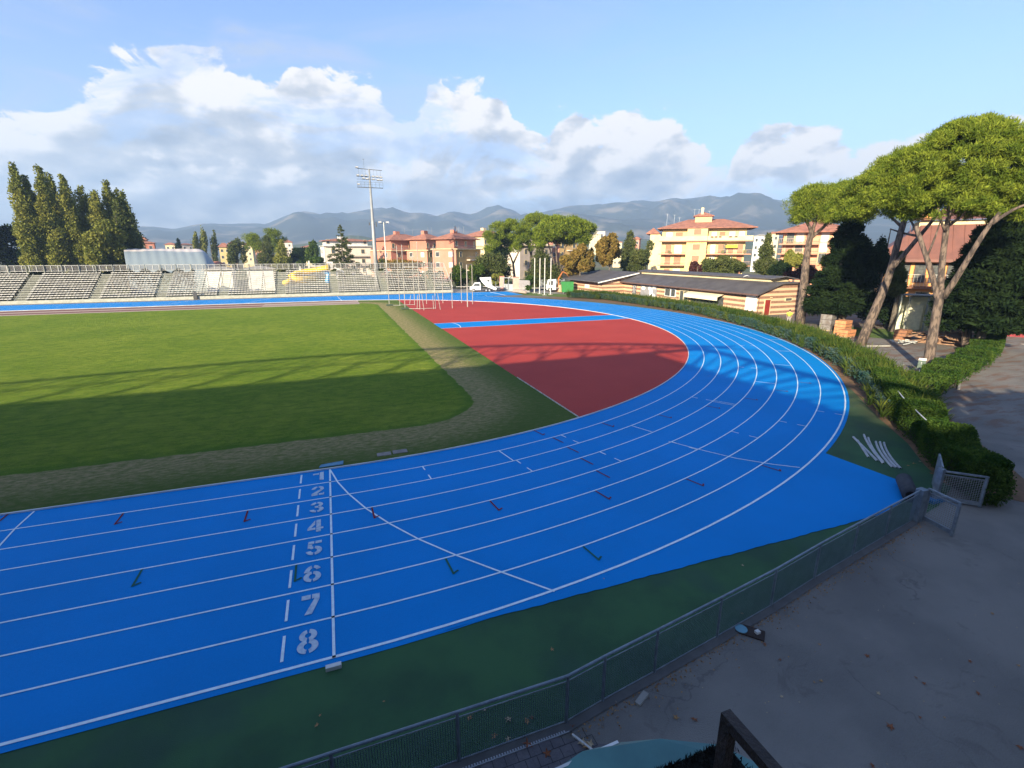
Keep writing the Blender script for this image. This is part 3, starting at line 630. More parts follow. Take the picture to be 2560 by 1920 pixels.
# rolled mat and blue cover by the gate
rt = thing('mat_roll', 'thick rolled grey rubber mat lying beside the gate post', 'mat', (18.6, -45.9, 0))
MB().tube([(18.35, -46.1, .24), (19.45, -45.2, .24)], .24, 18).build('roll', mat('grey_rubber', (.05, .055, .065), (.035, .04, .05), scale=6, bump=.4), rt, world=True, smooth=True)
sp = MB()
for k in range(2):
    a = np.linspace(0, 12, 60); sp.tube([(18.35 - .01 + .0 * k, -46.1, .24)] if False else [(18.345 - .0 + .004, -46.104, .24 + .01), (18.34, -46.11, .25)], .15, 10)
sp.build('roll_end', mat('black_rubber', (.015, .015, .018)), rt, world=True)
bl = MB().box(18.9, 19.6, -46.5, -46.2, 0, .12).build('folded_cover', mat('blue_cover', (.02, .14, .30), (.015, .10, .22))); tag(bl, 'folded blue cover lying between the two gate leaves', 'cover')
# box marker on the finish line
mk = MB().box(-.16, .14, -46.60, -46.50, .005, .09).build('marker_block', WMET); tag(mk, 'small white block on the verge just outside the finish line', 'marker')
bd = thing('finish_board', 'low light blue painted board lying in the grass at the finish line', 'board', (0, -36.25, 0))
MB().prism([(-.40, -36.3), (.5, -36.3), (.52, -35.95), (-.32, -36.05)], .02, .05).build('board', mat('pale_blue', (.12, .28, .40), (.08, .2, .3)), bd, world=True)
for (x, y, w, l) in [(2.0, -35.75, .45, 'first'), (2.65, -35.72, .5, 'second')]:
    pass
tag(MB().box(1.85, 2.42, -35.95, -35.6, .012, .03).build('inspection_cover', mat('cover_stone', (.25, .22, .20), (.18, .16, .14))), 'square stone cover in the worn grass, left one of a pair', 'cover')
tag(MB().box(2.5, 3.1, -35.9, -35.55, .012, .03).build('inspection_cover', MATS['cover_stone']), 'square stone cover in the worn grass, right one of a pair', 'cover')
# things on the tarmac near the fence
tr_ = thing('tray', 'dark board with a round light blue plate and small white box by the fence', 'tray', (8.6, -48.8, 0)); 
MB().prism([(8.36, -48.62), (8.6, -48.42), (8.98, -48.86), (8.74, -49.06)], .0, .04).build('board', mat('brown_board', (.05, .035, .03)), tr_, world=True)
MB().tube([(8.53, -48.62, .04), (8.53, -48.62, .055)], .13, 20).build('plate', mat('plate_blue', (.16, .36, .46)), tr_, world=True)
MB().box(8.72, 8.82, -48.88, -48.80, .04, .10).build('box', WMET, tr_, world=True)
st = MB().prism([(5.25, -49.35), (5.55, -49.2), (5.6, -49.3), (5.3, -49.45)], 0, .05).build('stone_block', CONC); tag(st, 'small loose stone block on the tarmac at the foot of the fence', 'stone')
# aluminium kerb sections lying on the verge
SILV = mat('aluminium', (.50, .52, .56), (.40, .42, .46), rough=.4, metal=.25, scale=4)
gut = [((22.45, -41.25), (20.75, -43.45), .0, 'longest pale metal kerb section on the verge, crossing under the others'), ((22.2, -41.62), (20.78, -43.08), .0, 'short pale metal kerb section nearest the track on the verge'),
       ((23.18, -41.23), (20.70, -43.72), .08, 'pale metal kerb section, left one of the middle pair on the verge'), ((23.0, -41.55), (20.85, -43.62), .08, 'pale metal kerb section, right one of the middle pair on the verge'),
       ((22.83, -42.0), (20.68, -44.08), .10, 'curved pale metal kerb section, left of the three lying side by side'), ((22.95, -42.1), (20.76, -44.17), .10, 'curved pale metal kerb section, middle of the three lying side by side'), ((23.06, -42.2), (20.86, -44.26), .10, 'curved pale metal kerb section, right of the three lying side by side')]
for i, (a, b2, bow, lab) in enumerate(gut):
    m = MB(); P = []
    for t in np.linspace(0, 1, 9):
        p = Vector(a).lerp(Vector(b2), t); d = (Vector(b2) - Vector(a)).normalized(); p += Vector((-d.y, d.x)) * bow * 4 * t * (1 - t) * -1; P.append(p)
    d = (Vector(b2) - Vector(a)).normalized(); n = Vector((-d.y, d.x)); w = .045
    z0 = .012 + (i % 3) * .004
    for o0, o1, za, zb in ((-w, -w * .6, z0, z0 + .05), (-w * .6, w * .6, z0 + .05, z0 + .05), (w * .6, w, z0 + .05, z0)):
        m.strip([p + n * o0 for p in P], [p + n * o1 for p in P], za, zb)
    tag(m.build('kerb_section', SILV), lab, 'kerb section', 'kerb sections lying on the green verge')

# ---------------------------------------------------------------- hedges
def off_path(pts, d):
    P = [Vector(p) for p in pts]; o = []
    for i, p in enumerate(P):
        t = (P[min(i + 1, len(P) - 1)] - P[max(i - 1, 0)]).normalized(); o.append(p + Vector((t.y, -t.x)) * d)
    return o
def sample_path(pts, n):
    P = np.array(pts, float)[:, :2]; s = np.r_[0, np.cumsum(np.hypot(*np.diff(P, axis=0).T))]; t = rng.random(n) * s[-1]
    return np.c_[np.interp(t, s, P[:, 0]), np.interp(t, s, P[:, 1])], t / s[-1], s[-1]
def hedge_leaves(path, width, height, n, L, W, up=.2, box=True):
    base, t, Ls = sample_path(path, n); a, _, _ = (base, 0, 0)
    P = np.array(path, float)[:, :2]
    u = rng.uniform(-1, 1, n); v = rng.random(n) ** .5
    if box:                        # push most leaves to the outer faces
        k = rng.random(n); u = np.where(k < .45, np.sign(u) * (.86 + .2 * rng.random(n)), u); v = np.where(k > .55, .88 + .16 * rng.random(n), v)
    lump = 1 + .09 * np.sin(base[:, 0] * 2.3) + .07 * np.sin(base[:, 1] * 3.1 + 1)
    d = np.zeros((n, 2))
    s = np.r_[0, np.cumsum(np.hypot(*np.diff(P, axis=0).T))]; idx = np.clip(np.searchsorted(s, t * s[-1]) - 1, 0, len(P) - 2); dd = P[idx + 1] - P[idx]; dd /= np.linalg.norm(dd, axis=1)[:, None]
    nrm = np.c_[dd[:, 1], -dd[:, 0]]
    C = np.c_[base + nrm * (u * width / 2 * lump)[:, None], v * height * lump + .05]
    A = unit(n) * .8 + np.c_[nrm * u[:, None] * .5, np.full(n, up)]
    return leaf_quads(C, A, L * (.6 + .8 * rng.random(n)), W * (.6 + .8 * rng.random(n)))
def thick(path, w):                # dark woody core of a hedge
    a = off_path(path, -w / 2); c = off_path(path, w / 2); return a, c
def hedge(name, label, path, width, height, n, L, W, mt, core=True, up=.2):
    o = thing(name, label, 'hedge', (path[len(path) // 2][0], path[len(path) // 2][1], 0))
    V, Q = hedge_leaves(path, width, height, n, L, W, up); npmesh('leaves', V - np.array(o.location), Q, mt, o)
    if core:
        a, c = thick(path, width * .62); m = MB(); z = height * .78
        a[-1] = a[-2].lerp(a[-1], .35); c[-1] = c[-2].lerp(c[-1], .35); e_ = [a[-1], c[-1]]; m.strip(e_, e_, z, 0)
        m.strip(a, c, z); m.strip(a, a, z, 0); m.strip(c, c, z, 0)
        m.build('branches', mat('twigs', (.02, .028, .012), (.03, .025, .015), rough=1, scale=6, bump=1), o, world=True)
    return o
mid = off_path(hedge_in, -.6)
mid = [(p.x, p.y) for p in mid]
if math.hypot(*mid[5]) < math.hypot(*hedge_in[5]): mid = [(p.x, p.y) for p in off_path(hedge_in, .6)]
near = [(33.2, -35.0)] + mid[10:]
near = mid[10:-1] + [(21.35, -46.0), (20.75, -47.0)]
hn = hedge('hedge', 'clipped leafy green hedge beside the open gate, nearest part of the hedge line', near, 1.15, 1.45, 60000, .085, .05, G_hedge)
br_path = [(30.8, -38.6), (38.0, -36.3), (46, -33.9), (53, -31.2), (60, -27.6)]
hedge('hedge', 'low clipped green hedge running from the main hedge out to the tarmac drive', br_path, 1.7, 1.1, 42000, .10, .06, G_hedge)
V, Q = blob_leaves([(20.75, -46.95, .65, .62, .62, .72), (20.8, -46.7, .95, .6, .6, .55)], 7000, .085, .05, shell=.6); npmesh('leaves', V - np.array(hn.location), Q, G_hedge, hn)
# tall reed like plants along the bend
ft = thing('reed_hedge', 'long loose hedge of spiky reed like plants curving round the blue bend', 'hedge', (45, -10, 0))
fp = [(p[0] * 1.01, p[1] * 1.01) for p in [(43.2, 27)] + mid[1:12]]
def reeds(path, width, n_tuft, per, hmin, hmax):
    base, t, Ls = sample_path(path, n_tuft); base += rng.normal(size=base.shape) * width * .33
    C0 = np.repeat(base, per, 0); n = len(C0)
    az = rng.random(n) * 6.283; lean = rng.random(n) ** .7 * .9; h = rng.uniform(hmin, hmax, n) * (1 - .3 * lean)
    D = np.c_[np.cos(az) * lean, np.sin(az) * lean, np.ones(n)]; D /= np.linalg.norm(D, axis=1)[:, None]
    st = np.c_[C0 + rng.normal(size=C0.shape) * .12, .1 + rng.random(n) * .9 * .6]; mid_ = st + D * (h * .3)[:, None]
    D2 = D + np.c_[np.cos(az), np.sin(az), -.6 * np.ones(n)] * .45 * rng.random(n)[:, None]; D2 /= np.linalg.norm(D2, axis=1)[:, None]; end = mid_ + D2 * (h * .35)[:, None]
    B = np.cross(D, unit(n)); B /= np.linalg.norm(B, axis=1)[:, None]; w = .035 * B
    V = np.stack([st - w * .6, st + w * .6, mid_ + w, mid_ - w, end, end], 1)
    Vq = np.concatenate([np.stack([st - w * .6, st + w * .6, mid_ + w, mid_ - w], 1), np.stack([mid_ - w, mid_ + w, end + w * .15, end - w * .15], 1)], 1).reshape(-1, 3)
    return Vq, np.arange(len(Vq)).reshape(-1, 4)
V, Q = reeds(fp, 1.5, 1700, 34, 1.0, 2.2); npmesh('blades', V - np.array(ft.location), Q, G_spike, ft)
V, Q = hedge_leaves(fp, 1.8, 1.3, 60000, .16, .06, .6, False); npmesh('leaves', V - np.array(ft.location), Q, G_hedge, ft)
inner_low = [(p[0] * .982, p[1] * .982) for p in fp]
V, Q = hedge_leaves(inner_low, 1.1, 1.05, 34000, .17, .055, .4, False); npmesh('leaves', V - np.array(ft.location), Q, G_blue, ft)
# pale rail running through the near hedge
hr = MB(); P = [(28.4, -38.8, 1.45), (25.8, -41.0, 1.5), (23.9, -42.8, 1.5), (22.5, -44.2, 1.48)]; hr.tube(P, .022, 6)
tag(hr.build('hedge_rail', WMET), 'thin pale metal rail running through the top of the clipped hedge', 'rail')
# torn white netting lumps at the foot of the reeds
for i, (px, py, lab) in enumerate([(1945, 822, 'pale torn netting bundle at the foot of the reed hedge by the pine'), (2028, 850, 'small grey green drum half hidden in the reed hedge'), (1990, 834, 'white sack lying under the reed hedge')]):
    p = gp(px, py); m = MB(); s = (.5, .35, .3)[i]
    if i == 1: m.tube([(p[0], p[1], .0), (p[0], p[1], .35), (p[0], p[1], .7)], [.27, .3, .27], 14)
    else:
        for k in range(7): m.box(p[0] + random.uniform(-s, s), p[0] + random.uniform(-s, s) + s, p[1] + random.uniform(-s, s), p[1] + random.uniform(-s, s) + s * .8, .02, random.uniform(.2, .55) * (1 if i == 0 else .6))
    tag(m.build(('netting', 'drum', 'sack')[i], mat('netting', (.35, .42, .42), (.2, .28, .28), scale=5) if i != 2 else WMET), lab, ('netting', 'drum', 'sack')[i])

# ---------------------------------------------------------------- far open bleachers
bs = thing('bleachers', 'long see through steel bleachers with rows of white seats on the far side', 'bleachers', (-15, 52, 0))
SEAT = mat('seat_white', (.52, .50, .44), (.38, .37, .34), rough=.6, scale=1.5)
STEEL = mat('stand_steel', (.26, .27, .24), (.2, .21, .19), rough=.6, metal=.3)
STEP = mat('stair_steel', (.42, .42, .36), (.32, .33, .28), rough=.7, scale=2)
ais = [-67, -57.2, -47.4, -37.4, -27.6, -17.8, -8.0, 1.7, 11.45, 21.05]; XE = 25.6; NR = 12
y0, z0, dy, dz = 49.0, .85, .64, .345
for r in range(NR):
    y = y0 + r * dy; z = z0 + r * dz
    for i in range(len(ais)):
        xa = ais[i] + .75; xb = (ais[i + 1] - .75) if i + 1 < len(ais) else XE
        m = MB(); x = xa
        while x + .44 < xb + .01:
            m.add([(x, y + .30, z + .07), (x, y + .02, z), (x + .44, y + .02, z), (x + .44, y + .30, z + .07), (x, y, z - .07), (x + .44, y, z - .07), (x + .22, y + .15, z - .03)],
                  [(0, 1, 6), (1, 2, 6), (2, 3, 6), (3, 0, 6), (1, 4, 5, 2)]); x += .5
        m.build('seat_row', SEAT, bs, world=True)
m = MB()
for r in range(NR):
    y = y0 + r * dy; z = z0 + r * dz - .34; m.box(-70, XE, y - .32, y - .04, z - .04, z); 
m.box(-70, XE, 48.4, 48.55, 0, .55)
m.build('walkway', STEP, bs, world=True)
m = MB(); x = -69
while x <= XE + .1:
    m.bar((x, y0 - .4, .35), (x, y0 + NR * dy, z0 + NR * dz - .45), .10, .14); m.bar((x, y0 + NR * dy, 0), (x, y0 + NR * dy, z0 + NR * dz + 1.1), .09); m.bar((x, y0 + 4, 0), (x, y0 + 4, z0 + 1.6), .08); x += 2.5
m.build('frame', STEEL, bs, world=True)
for a in ais:
    m = MB()
    for r in range(NR * 2): m.box(a - .7, a + .7, y0 - .35 + r * dy / 2, y0 - .35 + r * dy / 2 + .26, .35 + r * dz / 2, .40 + r * dz / 2)
    m.box(a - .74, a - .68, y0 - .35, y0 - .3, .3, .5); m.bar((a - .72, y0 - .3, .38), (a - .72, y0 + NR * dy, .4 + NR * dz), .05, .16); m.bar((a + .72, y0 - .3, .38), (a + .72, y0 + NR * dy, .4 + NR * dz), .05, .16)
    m.build('stairway', STEP, bs, world=True)
yb = y0 + NR * dy + .1; zb = z0 + NR * dz - .1; m = MB()
x = -70
while x < XE + .01: m.bar((x, yb, zb), (x, yb, zb + 1.1), .07); x += 1.02
m.bar((-70, yb, zb + 1.1), (XE, yb, zb + 1.1), .07); m.bar((-70, yb, zb + .12), (XE, yb, zb + .12), .06)
m.bar((XE, y0 - .4, 1.2), (XE, yb, zb + 1.1), .07)
for k in range(8): 
    t = k / 7; m.bar((XE, y0 + (yb - y0) * t, .3 + (zb - .3) * t), (XE, y0 + (yb - y0) * t, 1.3 + (zb + 1.1 - 1.3) * t), .05)
m.build('back_railing', mat('rail_grey', (.50, .50, .47), (.42, .42, .4), rough=.6), bs, world=True)
nt_ = MB(); nt_.add([(-70, yb + .05, zb + .12), (XE, yb + .05, zb + .12), (XE, yb + .05, zb + 1.06), (-70, yb + .05, zb + 1.06)], [(0, 1, 2, 3)])
nt_.build('railing_net', mat('net_grey', (.20, .19, .19), alpha=.42), bs, world=True)
tag(MB().box(-22.5, -21.9, 48.1, 48.35, 0, 1.25).box(-22.35, -22.05, 48.1, 48.35, 1.25, 1.35).build('litter_bin', mat('bin_grey', (.08, .08, .08))), 'grey litter bin standing in front of the far bleachers', 'bin')

for nm2, lb2, xa, xb, yy, hh, mm in [('hedge', 'dark clipped evergreen hedge seen through the left half of the bleachers', -72, -24, 58.6, 4.4, G_dark), ('hedge', 'olive green hedge seen through the right end of the bleachers', 13, 26, 58.6, 3.6, G_olive)]:
    hedge(nm2, lb2, [(xa, yy), ((xa + xb) / 2, yy + .3), (xb, yy)], 1.6, hh, int((xb - xa) * 420), .3, .2, mm)
# ---------------------------------------------------------------- masts
ms = thing('floodlight_mast', 'tall tapering floodlight mast behind the bleachers with two rows of lamps', 'mast', (11.9, 70.5, 0))
GREYP = mat('mast_grey', (.30, .31, .31), (.25, .26, .26), rough=.5, scale=.5, metal=.2)
MB().tube([(0, 0, 0), (0, 0, 8), (0, 0, 27)], [.62, .48, .17], 16).build('pole', GREYP, ms, smooth=True)
DKM = mat('lamp_dark', (.09, .09, .09), rough=.6)
MB().box(-2.9, 2.9, -.25, .25, 22.9, 23.0).build('platform', DKM, ms)
m = MB()
for x in np.linspace(-2.9, 2.9, 8): m.bar((x, -.25, 23), (x, -.25, 24.1), .04)
m.bar((-2.9, -.25, 24.1), (2.9, -.25, 24.1), .04); m.bar((-2.9, -.25, 23.6), (2.9, -.25, 23.6), .03); m.build('guard_rail', DKM, ms)
MB().bar((-2.6, 0, 27.0), (2.9, 0, 26.8), .12).bar((-2.9, 0, 25.3), (2.9, 0, 25.3), .08).bar((-2.9, 0, 24.7), (2.9, 0, 24.7), .06).build('crossbar', DKM, ms)
m = MB()
for x in (-2.4, -1.6, -.9, .9, 1.7, 2.5): m.bar((x, 0, 25.3), (x, 0, 26.9), .03)
m.bar((-1.1, 0, 27), (-1.1, 0, 29), .03); m.bar((-1.3, 0, 29), (-.95, 0, 29), .07); m.build('strut', DKM, ms)
for x, z in [(-2.6, 25.5), (-1.7, 25.5), (-.8, 25.5), (.8, 25.4), (1.7, 25.4), (2.5, 25.3), (-1.4, 24.9), (-.6, 24.8), (.8, 24.8), (1.9, 24.7), (2.6, 24.7), (-2.7, 27.2), (-2.6, 23.55)]:
    hd = MB().add([(x - .33, -.35, z - .1), (x + .33, -.35, z - .1), (x + .28, .2, z - .15), (x - .28, .2, z - .15), (x - .33, -.35, z + .18), (x + .33, -.35, z + .18), (x + .2, .2, z + .1), (x - .2, .2, z + .1)], [(3, 2, 1, 0), (4, 5, 6, 7), (0, 1, 5, 4), (1, 2, 6, 5), (2, 3, 7, 6), (3, 0, 4, 7)]).build('lamp_head', DKM, ms)
    MB().add([(x - .3, -.36, z - .07), (x + .3, -.36, z - .07), (x + .3, -.36, z + .15), (x - .3, -.36, z + .15)], [(0, 1, 2, 3)]).build('lamp_glass', mat('lamp_glass', (.5, .52, .55), rough=.2), hd)
MB().box(-.9, -.7, -.1, .1, 14.5, 15.2).box(.65, .85, -.1, .1, 14.2, 15.4).bar((-.8, 0, 14.8), (.8, 0, 14.8), .05).build('antenna', DKM, ms)
m2 = thing('lamp_post', 'slim pale lamp post with two small floodlights right of the tall mast', 'lamp post', (13.1, 58.5, 0))
MB().tube([(0, 0, 0), (0, 0, 14.6)], [.16, .09], 10).build('pole', mat('pale_pole', (.60, .60, .56), rough=.5), m2)
MB().bar((-.9, 0, 14.4), (.9, 0, 14.4), .08).build('crossbar', DKM, m2)
for x in (-.8, .8): MB().box(x - .3, x + .3, -.3, .15, 14.45, 14.8).build('lamp_head', mat('pale_lamp', (.45, .46, .48)), m2)
FP = mat('flagpole_white', (.66, .63, .58), (.56, .53, .48), rough=.5)
nm_ = ['first', 'second', 'third', 'fourth']
for i, (bx, by, tx, ty) in enumerate([(1336, 733, 1338, 645), (1349, 735, 1350.5, 645), (1361, 738, 1364, 645), (1376, 737, 1377, 645)]):
    p = gp(bx, by); q = at(tx, ty, math.hypot(*(p - CAM)[:2])); o = thing('flagpole', nm_[i] + ' bare white flagpole from the left, at the far end of the bend', 'flagpole', (p[0], p[1], 0), group='flagpoles at the far bend')
    MB().tube([(0, 0, 0), (0, 0, q[2])], [.10, .075], 10).build('pole', FP, o); MB().box(-.35, .35, -.35, .35, 0, .12).build('base', CONC, o)
# throwing cage
cg = thing('throwing_cage', 'bare steel posts and frames of a throwing cage without its nets on the red area', 'cage', (16, 20, 0))
CG = mat('cage_steel', (.36, .35, .32), (.28, .27, .25), rough=.6, scale=2); 
cage = [(973.5, 765, 966, 640), (1000, 764.4, 997.6, 614), (1013, 773.6, 1002, 612), (1050, 773.6, 1042, 604), (1036.8, 763, 1035, 637), (1066.8, 759.8, 1064, 661), (1089, 772, 1083, 615), (1107.5, 758, 1104, 663), (1131, 770.6, 1129, 666), (1154, 757.5, 1153, 664), (1169, 767.5, 1167.4, 662), (1181.6, 760.6, 1178, 661)]
CP = []
for k, (bx, by, tx, ty) in enumerate(cage):
    p = gp(bx, by); h = at(tx, ty, math.hypot(*(p - CAM)[:2]))[2]; CP.append((p[0], p[1], h)); w = .085 if k != 10 else .14
    MB().tube([(p[0], p[1], 0), (p[0], p[1], h)], w * .6, 8).build('post', CG, cg, world=True)
def cb(i, j, zi, zj): return MB().bar((CP[i][0], CP[i][1], zi), (CP[j][0], CP[j][1], zj), .07)
for i, j, zi, zj in [(2, 3, 6.2, 6.2), (10, 11, CP[10][2], CP[11][2]), (2, 3, .12, .12), (1, 4, .12, .12), (3, 6, .12, .12), (0, 1, .1, .1)]: cb(i, j, zi, zj).build('crossbar', CG, cg, world=True)
for (ax, ay, bx, by, zt) in [(1024, 762, 1027, 738, 2.4), (1060, 776, 1054.5, 735, 4.3), (1101, 774, 1094, 734, 4.2), (1084, 773, 1082, 738, 3.), (1043, 771, 1044, 738, 3.)]:
    a = gp(ax, ay); q = at(bx, by, math.hypot(*(a - CAM)[:2])); MB().tube([a, q], .045, 6).build('brace', CG, cg, world=True)
for px, py in [(974, 765), (1012, 774)]:
    p = gp(px, py); MB().box(p[0] - .5, p[0] + .5, p[1] - .15, p[1] + .15, .05, .3).build('wheel_base', mat('green_base', (.06, .09, .06)), cg, world=True)

# ---------------------------------------------------------------- trees
def tufts(c, Rx, Ry, Rz, n, tr, zmin=-.38, flat=1.):
    """tuft blobs over the upper skin of a flattened dome"""
    o = []
    for i in range(n):
        a = random.random() * 6.283; q = math.sqrt(random.random()); zz = math.sqrt(max(0, 1 - q * q)) ** flat
        if random.random() < .5: zz = random.uniform(zmin, zz)
        if q > .8: zz = random.uniform(zmin, .55)
        s = tr * random.uniform(.7, 1.25)
        o.append((c[0] + Rx * q * math.cos(a), c[1] + Ry * q * math.sin(a), c[2] + Rz * zz, s, s, s * .72))
    return o
def span(px, py, D, dpx): return abs(dpx) * np.linalg.norm(at(px + 1, py, D) - at(px, py, D))
def vspan(px, py, D, dpy): return abs(dpy) * abs(at(px, py, D)[2] - at(px, py + 1, D)[2])
def limbs(root, name, lines, mt=BARK, n=10):
    for pts, rad in lines:
        rad = [q * .86 for q in rad]
        P = [Vector(p) for p in pts]; Q = []; RR = []
        for i in range(len(P) - 1):              # smooth the bends and roughen the outline
            for t in (0, .5): Q.append(P[i].lerp(P[i + 1], t)); RR.append((rad[i] * (1 - t) + rad[i + 1] * t) * random.uniform(.94, 1.07))
        Q.append(P[-1]); RR.append(rad[-1])
        for k in range(2):
            Q = [Q[0]] + [(Q[i - 1] + Q[i] * 2 + Q[i + 1]) / 4 for i in range(1, len(Q) - 1)] + [Q[-1]]
        MB().tube(Q, RR, n).build(name, mt, root, world=True, smooth=True)
def stone_pine(label, base, lines, crowns, n, L, W, group=None, tr=None, thin=1., mt=None):
    o = thing('umbrella_pine', label, 'tree', (base[0], base[1], 0), group=group)
    lines = [(a, [q * thin for q in b_]) for a, b_ in lines]; limbs(o, 'trunk', lines[:1]); limbs(o, 'limb', lines[1:])
    bl = []
    for (c, rx, ry, rz, k) in crowns: bl += tufts(c, rx, ry, rz, k, tr or rx * .2)
    V, Q = blob_leaves(bl, n, L, W, shell=.3, out=.45, up=.35); npmesh('crown', V - np.array(o.location), Q, mt or G_pine, o); return o
def A3(px, py, D): return tuple(at(px, py, D))
# the three big pines on the right, nearest last
dA = 67.
def crown_at(px, py, D, rpx, hpx, depth=1., k=60):
    c = at(px, py, D); rx = span(px, py, D, rpx); rz = vspan(px, py, D, hpx); return (c, rx * depth, rx * depth, rz, k)
pa = gp(2000, 812)
stone_pine('tall umbrella pine standing in front of the striped clubhouse gable, leftmost of the big pines', pa,
    [([(pa[0], pa[1], -.1), A3(2008, 730, dA), A3(2012, 680, dA), A3(2022, 600, dA), A3(2032, 570, dA)], [.62, .5, .45, .38, .3]),
     ([A3(2022, 610, dA), A3(2030, 580, dA), A3(2020, 555, dA - 1), A3(1995, 535, dA - 1)], [.3, .22, .18, .1]), ([A3(2026, 596, dA), A3(2060, 568, dA + 1), A3(2085, 540, dA + 1)], [.26, .2, .1]), ([A3(2030, 575, dA), A3(2042, 550, dA), A3(2050, 520, dA)], [.24, .18, .1])],
    [crown_at(2045, 528, dA, 82, 58, .98, 190), crown_at(2110, 525, dA + 3, 62, 66, 1, 110)], 52000, .30, .06, tr=.8)
pb = gp(2150, 862); dB = 55.2
stone_pine('leaning umbrella pine with forked trunk, middle one of the big pines on the right', pb,
    [([(pb[0], pb[1], -.1), A3(2190, 770, dB), A3(2225, 690, dB), A3(2240, 620, dB), A3(2258, 560, dB), A3(2270, 520, dB)], [.60, .52, .44, .37, .32, .24]),
     ([A3(2222, 680, dB), A3(2262, 635, dB - .5), A3(2300, 588, dB - .8), A3(2330, 555, dB - 1), A3(2345, 530, dB - 1)], [.3, .27, .24, .18, .12]),
     ([A3(2296, 590, dB - .8), A3(2262, 585, dB), A3(2225, 572, dB)], [.16, .12, .07]), ([A3(2296, 592, dB - .8), A3(2285, 565, dB), A3(2268, 535, dB)], [.16, .12, .07]), ([A3(2258, 570, dB), A3(2230, 545, dB), A3(2200, 520, dB)], [.2, .14, .08])],
    [crown_at(2205, 505, dB + 2, 105, 78, .9, 190), crown_at(2125, 525, dB + 4, 55, 60, .9, 80), crown_at(2260, 475, dB + 3, 110, 95, .9, 150)], 90000, .27, .055, tr=.75, thin=.8)
pc = gp(2318, 932); dC = 44.5
stone_pine('largest umbrella pine with three spreading limbs above the small sign, nearest the hedge', pc,
    [([(pc[0], pc[1], -.1), A3(2328, 860, dC), A3(2345, 760, dC), A3(2352, 725, dC)], [.62, .53, .47, .42]),
     ([A3(2346, 755, dC), A3(2335, 700, dC), A3(2312, 630, dC - .3), A3(2298, 592, dC - .4), A3(2290, 565, dC - .5)], [.38, .3, .26, .24, .2]),
     ([A3(2352, 740, dC), A3(2352, 680, dC + .5), A3(2362, 600, dC + .8), A3(2368, 555, dC + 1), A3(2378, 510, dC + 1)], [.36, .33, .3, .26, .18]),
     ([A3(2358, 745, dC), A3(2395, 690, dC - .4), A3(2430, 630, dC - .8), A3(2470, 565, dC - 1), A3(2500, 530, dC - 1)], [.36, .3, .26, .24, .16]),
     ([A3(2362, 570, dC + .8), A3(2385, 555, dC + 1), A3(2410, 535, dC + 1)], [.2, .17, .1]), ([A3(2364, 580, dC + .8), A3(2350, 550, dC), A3(2345, 520, dC)], [.16, .12, .08]), ([A3(2318, 640, dC), A3(2340, 590, dC), A3(2350, 555, dC)], [.12, .1, .06]),
     ([A3(2480, 560, dC - 1), A3(2530, 520, dC - 1), A3(2600, 500, dC - 1)], [.2, .15, .1])],
    [crown_at(2400, 480, dC + 2, 215, 165, .80, 330), crown_at(2570, 450, dC + 1, 150, 120, .8, 110), crown_at(2280, 480, dC + 1, 115, 100, .8, 110)], 170000, .26, .045, tr=.62, thin=.66)

def tree(name, label, px, pyb, D, blobs, n, L, W, mt, trunk=True, group=None, out=.5, up=0., cat='tree', shell=.5, tw=.22, depth=1.):
    """blobs given as (px, py, rpx, hpx) seen in the photograph, all at distance D"""
    b = at(px, pyb, D); o = thing(name, label, cat, (b[0], b[1], 0), group=group); bl = []; top = 0
    for q in blobs:
        c = at(q[0], q[1], D + (q[4] if len(q) > 4 else 0)); rx = span(q[0], q[1], D, q[2]); rz = vspan(q[0], q[1], D, q[3]); bl.append((c[0], c[1], c[2], rx, rx * depth, rz)); top = max(top, c[2])
    V, Q = blob_leaves(bl, n, L, W, shell=shell, out=out, up=up); V[:, 2] = np.maximum(V[:, 2], .02)
    npmesh('crown', V - np.array(o.location), Q, mt, o)
    if trunk: MB().tube([(0, 0, 0), (0, 0, top * .5), (.05, 0, top * .97)], [tw, tw * .7, tw * .2], 7).build('trunk', BARKD, o)
    return o
def spread(px, py, rpx, hpx, k, s=.48):        # a crown made of many smaller lumps
    o = []
    for i in range(k):
        a = random.random() * 6.283; q = random.random() ** .5 * .78; o.append((px + rpx * q * math.cos(a), py + hpx * q * math.sin(a), rpx * s * random.uniform(.7, 1.2), hpx * s * random.uniform(.7, 1.2), random.uniform(-2, 2)))
    return o
def column(px, pt, pb, w0, k=14):              # poplar outline: slim, widest low down
    o = []
    for i in range(k):
        t = (i + .5) / k; y = pt + (pb - pt) * t; w = w0 * (math.sin(math.pi * min(1, .1 + t * .72))) ** .7
        for j in range(3):
            o.append((px + random.uniform(-.45, .45) * w, y + random.uniform(-8, 8), w * random.uniform(.35, .62), 17 * random.uniform(.8, 1.3), random.uniform(-1, 1)))
    return o
pops = [(30, 412, 88, 27, 150, 'tallest leftmost poplar with a crown that sways apart near its top'), (62, 440, 100, 22, 151, 'slim poplar close behind the leftmost tall poplar'), (94, 419, 135, 26, 149, 'tall poplar with two tips, second tall crown from the left'),
        (122, 438, 165, 24, 155, 'darkest shaded poplar between two brighter ones'), (155, 440, 185, 22, 149, 'thin poplar with a pointed top standing clear on the left side'), (202, 470, 225, 30, 153, 'medium poplar with broad leafy top in the middle of the row'),
        (234, 480, 250, 26, 149, 'shorter poplar with rounded top near the middle of the row'), (264, 455, 278, 22, 150, 'poplar with a narrow tip rising above the bushy right end of the row'), (297, 477, 305, 26, 150, 'poplar at the right end of the row beside the white dome')]
